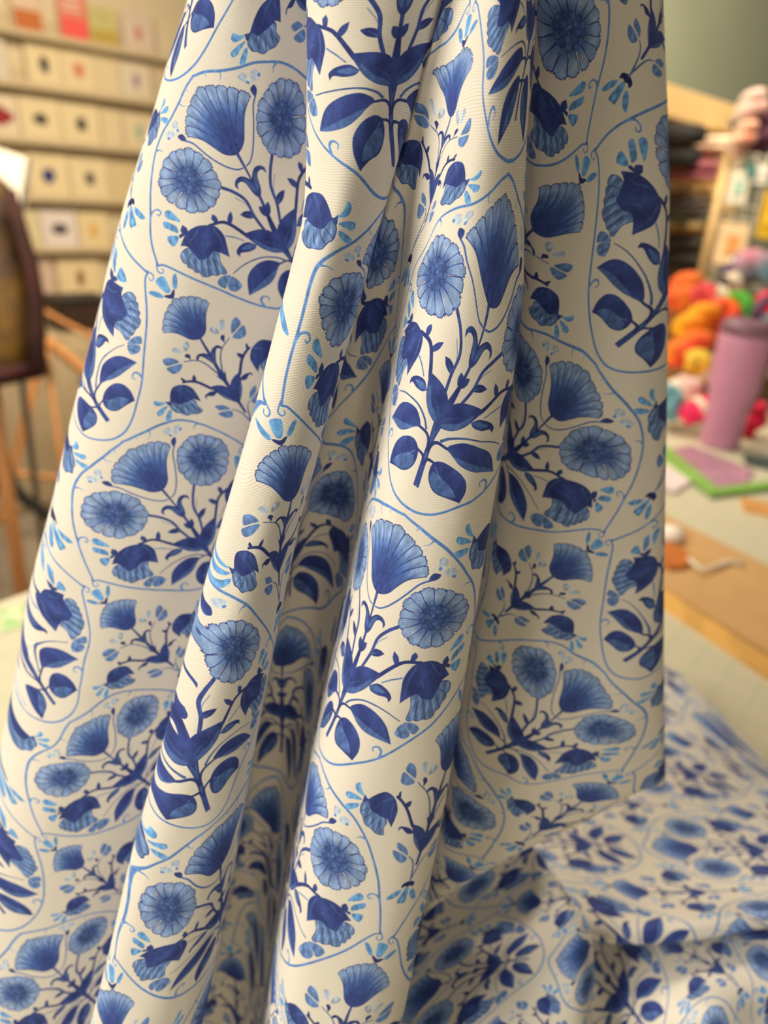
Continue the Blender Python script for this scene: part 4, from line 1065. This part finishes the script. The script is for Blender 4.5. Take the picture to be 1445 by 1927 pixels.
wool_stack(1272, 275, 78, 72, (34, 32, 30), 'black folded wool under the top board')
wool_stack(1340, 270, 46, 24, (236, 214, 180), 'cream folded wool beside the black wool')
wool_stack(1344, 297, 48, 24, (228, 204, 168), 'tan cream wool under the cream wool')
wool_stack(1300, 322, 100, 32, (166, 92, 104), 'dusty pink folded wool across the middle shelf')
wool_stack(1290, 385, 78, 26, (92, 82, 76), 'dark taupe wool on the second shelf')
wool_stack(1345, 400, 34, 30, (206, 170, 110), 'ochre wool at the end of the second shelf')
wool_stack(1290, 407, 74, 18, (104, 106, 90), 'grey green wool under the taupe wool')
wool_stack(1285, 470, 66, 52, (58, 52, 46), 'charcoal wool on top of the brown wool')
wool_stack(1285, 522, 70, 48, (98, 78, 58), 'brown wool on the third shelf')

# ------------------------------------------------------------------ wire grid panel with hanging packets
gz = 1.95
def gp(u, v, dz=0.0):
    """panel coordinates: u across (px at its top), v down (px)"""
    return at(1380 + u - .22 * v, 288 + v + .12 * u, gz + dz)
gb = gp(40, 120); gb.z = 0
grid = empty('wire_grid_panel', gb); tag(grid, 'pale wire grid panel standing beside the yarn shelf', 'wire panel')
M_wire = mat('white_wire', (206, 196, 170), .4, .05, 30)
for u in (0, 22, 44, 66, 88, 110):
    bm = bmesh.new(); tube(bm, [gp(u, -4) - gb, gp(u, 120) - gb, gp(u, 245) - gb], .0028, 8); mesh_obj('wire', bm, M_wire, grid, True)
for v in (0, 24, 48, 72, 96, 120, 144, 168, 192, 216, 240):
    bm = bmesh.new(); tube(bm, [gp(-3, v) - gb, gp(55, v) - gb, gp(113, v) - gb], .0024, 8); mesh_obj('wire', bm, M_wire, grid, True)
bm = bmesh.new(); tube(bm, [gp(-10, -14) - gb, gp(-10, 120) - gb, gp(-10, 250) - gb], .010, 10); mesh_obj('frame_post', bm, M_shelf, grid, True)
for u in (0, 105):
    q = gp(u, 243); bm = bmesh.new(); tube(bm, [q - gb, Vector((q.x, q.y, 0)) - gb], .006, 10); mesh_obj('leg', bm, M_metal, grid, True)
def packet(u, v, wu, hv, col, mcol, label):
    Qs = [gp(u, v, -.02), gp(u + wu, v, -.02), gp(u + wu, v + hv, -.02), gp(u, v + hv, -.02)]
    c_ = sum(Qs, Vector()) / 4; root = empty('hanging_packet', c_)
    def quad(name, s_, dy, m):
        bm = bmesh.new(); a_ = [bm.verts.new((p - c_) * s_ + Vector((0, dy, 0))) for p in Qs]; b_ = [bm.verts.new((p - c_) * s_ + Vector((0, dy + .008, 0))) for p in Qs]
        bm.faces.new(a_); bm.faces.new(b_[::-1])
        for i in range(4): bm.faces.new((a_[i], b_[i], b_[(i + 1) % 4], a_[(i + 1) % 4]))
        mesh_obj(name, bm, m, root)
    quad('pouch', 1.0, 0, mat('packet_paper', col, .45, .05, 12)); quad('label_field', .42, -.004, mat('packet_label', mcol, .5, .1, 12))
    bm = bmesh.new(); tube(bm, [(Qs[0] + Qs[1]) / 2 - c_, (Qs[0] + Qs[1]) / 2 - c_ + Vector((0, .02, .02))], .002, 6); mesh_obj('hook', bm, M_metal, root, True)
    tag(root, label, 'packet', 'packets on the wire panel')
packet(6, 30, 34, 62, (222, 214, 190), (150, 190, 170), 'white packet with mint green label on the wire panel')
packet(30, 16, 22, 30, (40, 112, 104), (60, 130, 120), 'small teal packet near the top of the wire panel')
packet(46, 14, 26, 36, (232, 226, 210), (214, 200, 186), 'small white packet beside the teal packet')
packet(8, 128, 52, 78, (230, 196, 150), (226, 150, 84), 'kraft packet with orange dot low on the wire panel')
packet(76, 60, 30, 90, (200, 158, 20), (214, 176, 40), 'mustard yellow packet at the edge of the wire panel')
# yarn on top of the panel
skein(1412, 205, 1.95, 60, 26, 70, (226, 216, 196), (210, 160, 150), 'white and pink yarn skein on top of the wire panel')
skein(1396, 262, 1.93, 62, 22, 60, (232, 206, 176), (206, 130, 104), 'peach yarn skein hooked at the top of the wire panel')
skein(1440, 250, 1.97, 80, 24, 80, (92, 52, 74), None, 'dark plum yarn skein on the wire panel')
skein(1398, 232, 1.98, 50, 14, 10, (86, 92, 92), None, 'slate grey yarn skein between the white skeins')

# ------------------------------------------------------------------ crate with bright yarn behind the tumbler
cz = 1.62
cb = at(1345, 760, cz); cbz = TH
crate = empty('wooden_crate', (cb.x, cb.y, TH)); crate.rotation_euler = (0, 0, math.radians(-8))
tag(crate, 'slatted wooden crate heaped with bright yarn', 'crate')
M_crate = mat('crate_wood', (164, 112, 66), .6, .12, 10, kind='wave')
for zz in (.03, .085, .14):
    for yy in (-.10, .14):
        bm = bmesh.new(); box(bm, (0, yy, zz), (.34, .012, .042)); mesh_obj('slat', bm, M_crate, crate, bevel=.002)
    for xx in (-.17, .17):
        bm = bmesh.new(); box(bm, (xx, .02, zz), (.012, .24, .042)); mesh_obj('slat', bm, M_crate, crate, bevel=.002)
for xx in (-.158, .158):
    for yy in (-.088, .128):
        bm = bmesh.new(); box(bm, (xx, yy, .082), (.022, .022, .164)); mesh_obj('corner_post', bm, M_crate, crate, bevel=.002)
bm = bmesh.new(); box(bm, (0, .02, .006), (.33, .23, .012)); mesh_obj('bottom', bm, M_crate, crate)
G = 'bright yarn skeins heaped around the crate'
for a_ in [
    (1288, 548, 1.42, 62, 30, 60, (236, 64, 44), (250, 150, 60), 'red and orange yarn skein at the back of the heap'),
    (1345, 562, 1.40, 100, 24, -12, (232, 84, 86), None, 'coral pink yarn skein lying across the heap'),
    (1312, 604, 1.36, 84, 27, 35, (238, 184, 40), (240, 120, 24), 'yellow and orange yarn skein below the coral skein'),
    (1372, 610, 1.36, 90, 28, -60, (246, 112, 20), (214, 30, 58), 'orange and crimson yarn skein leaning on the crate'),
    (1404, 590, 1.38, 92, 26, -40, (96, 178, 50), (60, 150, 60), 'bright green yarn skein beside the orange skein'),
    (1438, 505, 1.44, 110, 30, -10, (230, 130, 150), (110, 170, 186), 'pink and pale blue mottled yarn skein at the top'),
    (1392, 502, 1.46, 70, 22, 50, (92, 70, 112), None, 'purple grey yarn skein beside the mottled skein'),
    (1375, 535, 1.45, 110, 20, 20, (84, 74, 70), None, 'dark grey yarn skein under the mottled skein'),
    (1442, 580, 1.38, 60, 26, 70, (224, 44, 84), None, 'crimson yarn skein at the side of the heap'),
    (1440, 612, 1.36, 60, 20, 15, (96, 130, 140), None, 'blue grey yarn skein under the crimson skein'),
    (1296, 656, 1.32, 82, 28, 35, (246, 150, 30), (228, 40, 56), 'orange yarn skein with red streak in front'),
    (1322, 690, 1.30, 70, 26, -30, (222, 206, 80), (240, 170, 50), 'pale yellow yarn skein low in the heap'),
    (1280, 742, 1.26, 70, 30, 40, (226, 190, 180), None, 'pale blush yarn skein on the table'),
    (1258, 758, 1.24, 60, 26, -70, (112, 166, 180), None, 'light teal yarn skein beside the blush skein'),
    (1314, 772, 1.22, 62, 24, 25, (248, 54, 104), None, 'hot pink yarn skein against the tumbler'),
    (1412, 790, 1.24, 64, 26, 65, (242, 40, 84), None, 'hot pink yarn skein behind the tumbler'),
    (1432, 690, 1.36, 110, 34, 80, (128, 108, 66), None, 'brown olive yarn skein behind the tumbler')]:
    skein(*a_[:6], a_[6], a_[7], a_[8], (240, 226, 200) if rs.random() < .3 else None, G)

# ------------------------------------------------------------------ lavender tumbler
tb = at_h(1352, 838, TH)
tum = empty('tumbler', tb, (0, 0, math.radians(38))); tag(tum, 'lavender insulated tumbler with dark purple lid and handle', 'tumbler')
zt = (tb - Vector(CAM)).dot(Vector(FWD)); R_t = 45 / FPX * zt
top = .178
bm = bmesh.new(); lathe(bm, [(.002, 0), (R_t * .74, 0), (R_t * .78, .006), (R_t * .80, .07), (R_t * .98, .095), (R_t * 1.0, .11), (R_t * 1.04, top - .01), (R_t * 1.02, top), (.002, top)], 40)
M_lav = mat('lavender_metal', (196, 134, 164), .4, .03, 10)
mesh_obj('body', bm, M_lav, tum, True)
bm = bmesh.new(); lathe(bm, [(.002, top), (R_t * 1.05, top), (R_t * 1.06, top + .012), (R_t * .9, top + .02), (R_t * .5, top + .022), (.002, top + .022)], 40)
mesh_obj('lid', bm, mat('lid_plastic', (128, 92, 108), .4, .05, 10), tum, True)
bm = bmesh.new(); tube(bm, [(R_t * .95, 0, top - .02), (R_t * 1.6, 0, top - .015), (R_t * 1.95, 0, top - .05), (R_t * 1.85, 0, top - .10), (R_t * 1.3, 0, top - .125), (R_t * .95, 0, top - .12)], .011, 12)
mesh_obj('handle', bm, mat('purple_handle', (92, 56, 84), .45, .05, 10), tum, True)
bm = bmesh.new(); tube(bm, [(R_t * .3, 0, top + .02), (R_t * .35, 0, top + .04), (R_t * .9, 0, top + .05)], .008, 10); mesh_obj('spout', bm, mat('purple_spout', (104, 66, 96), .45, .05, 10), tum, True)
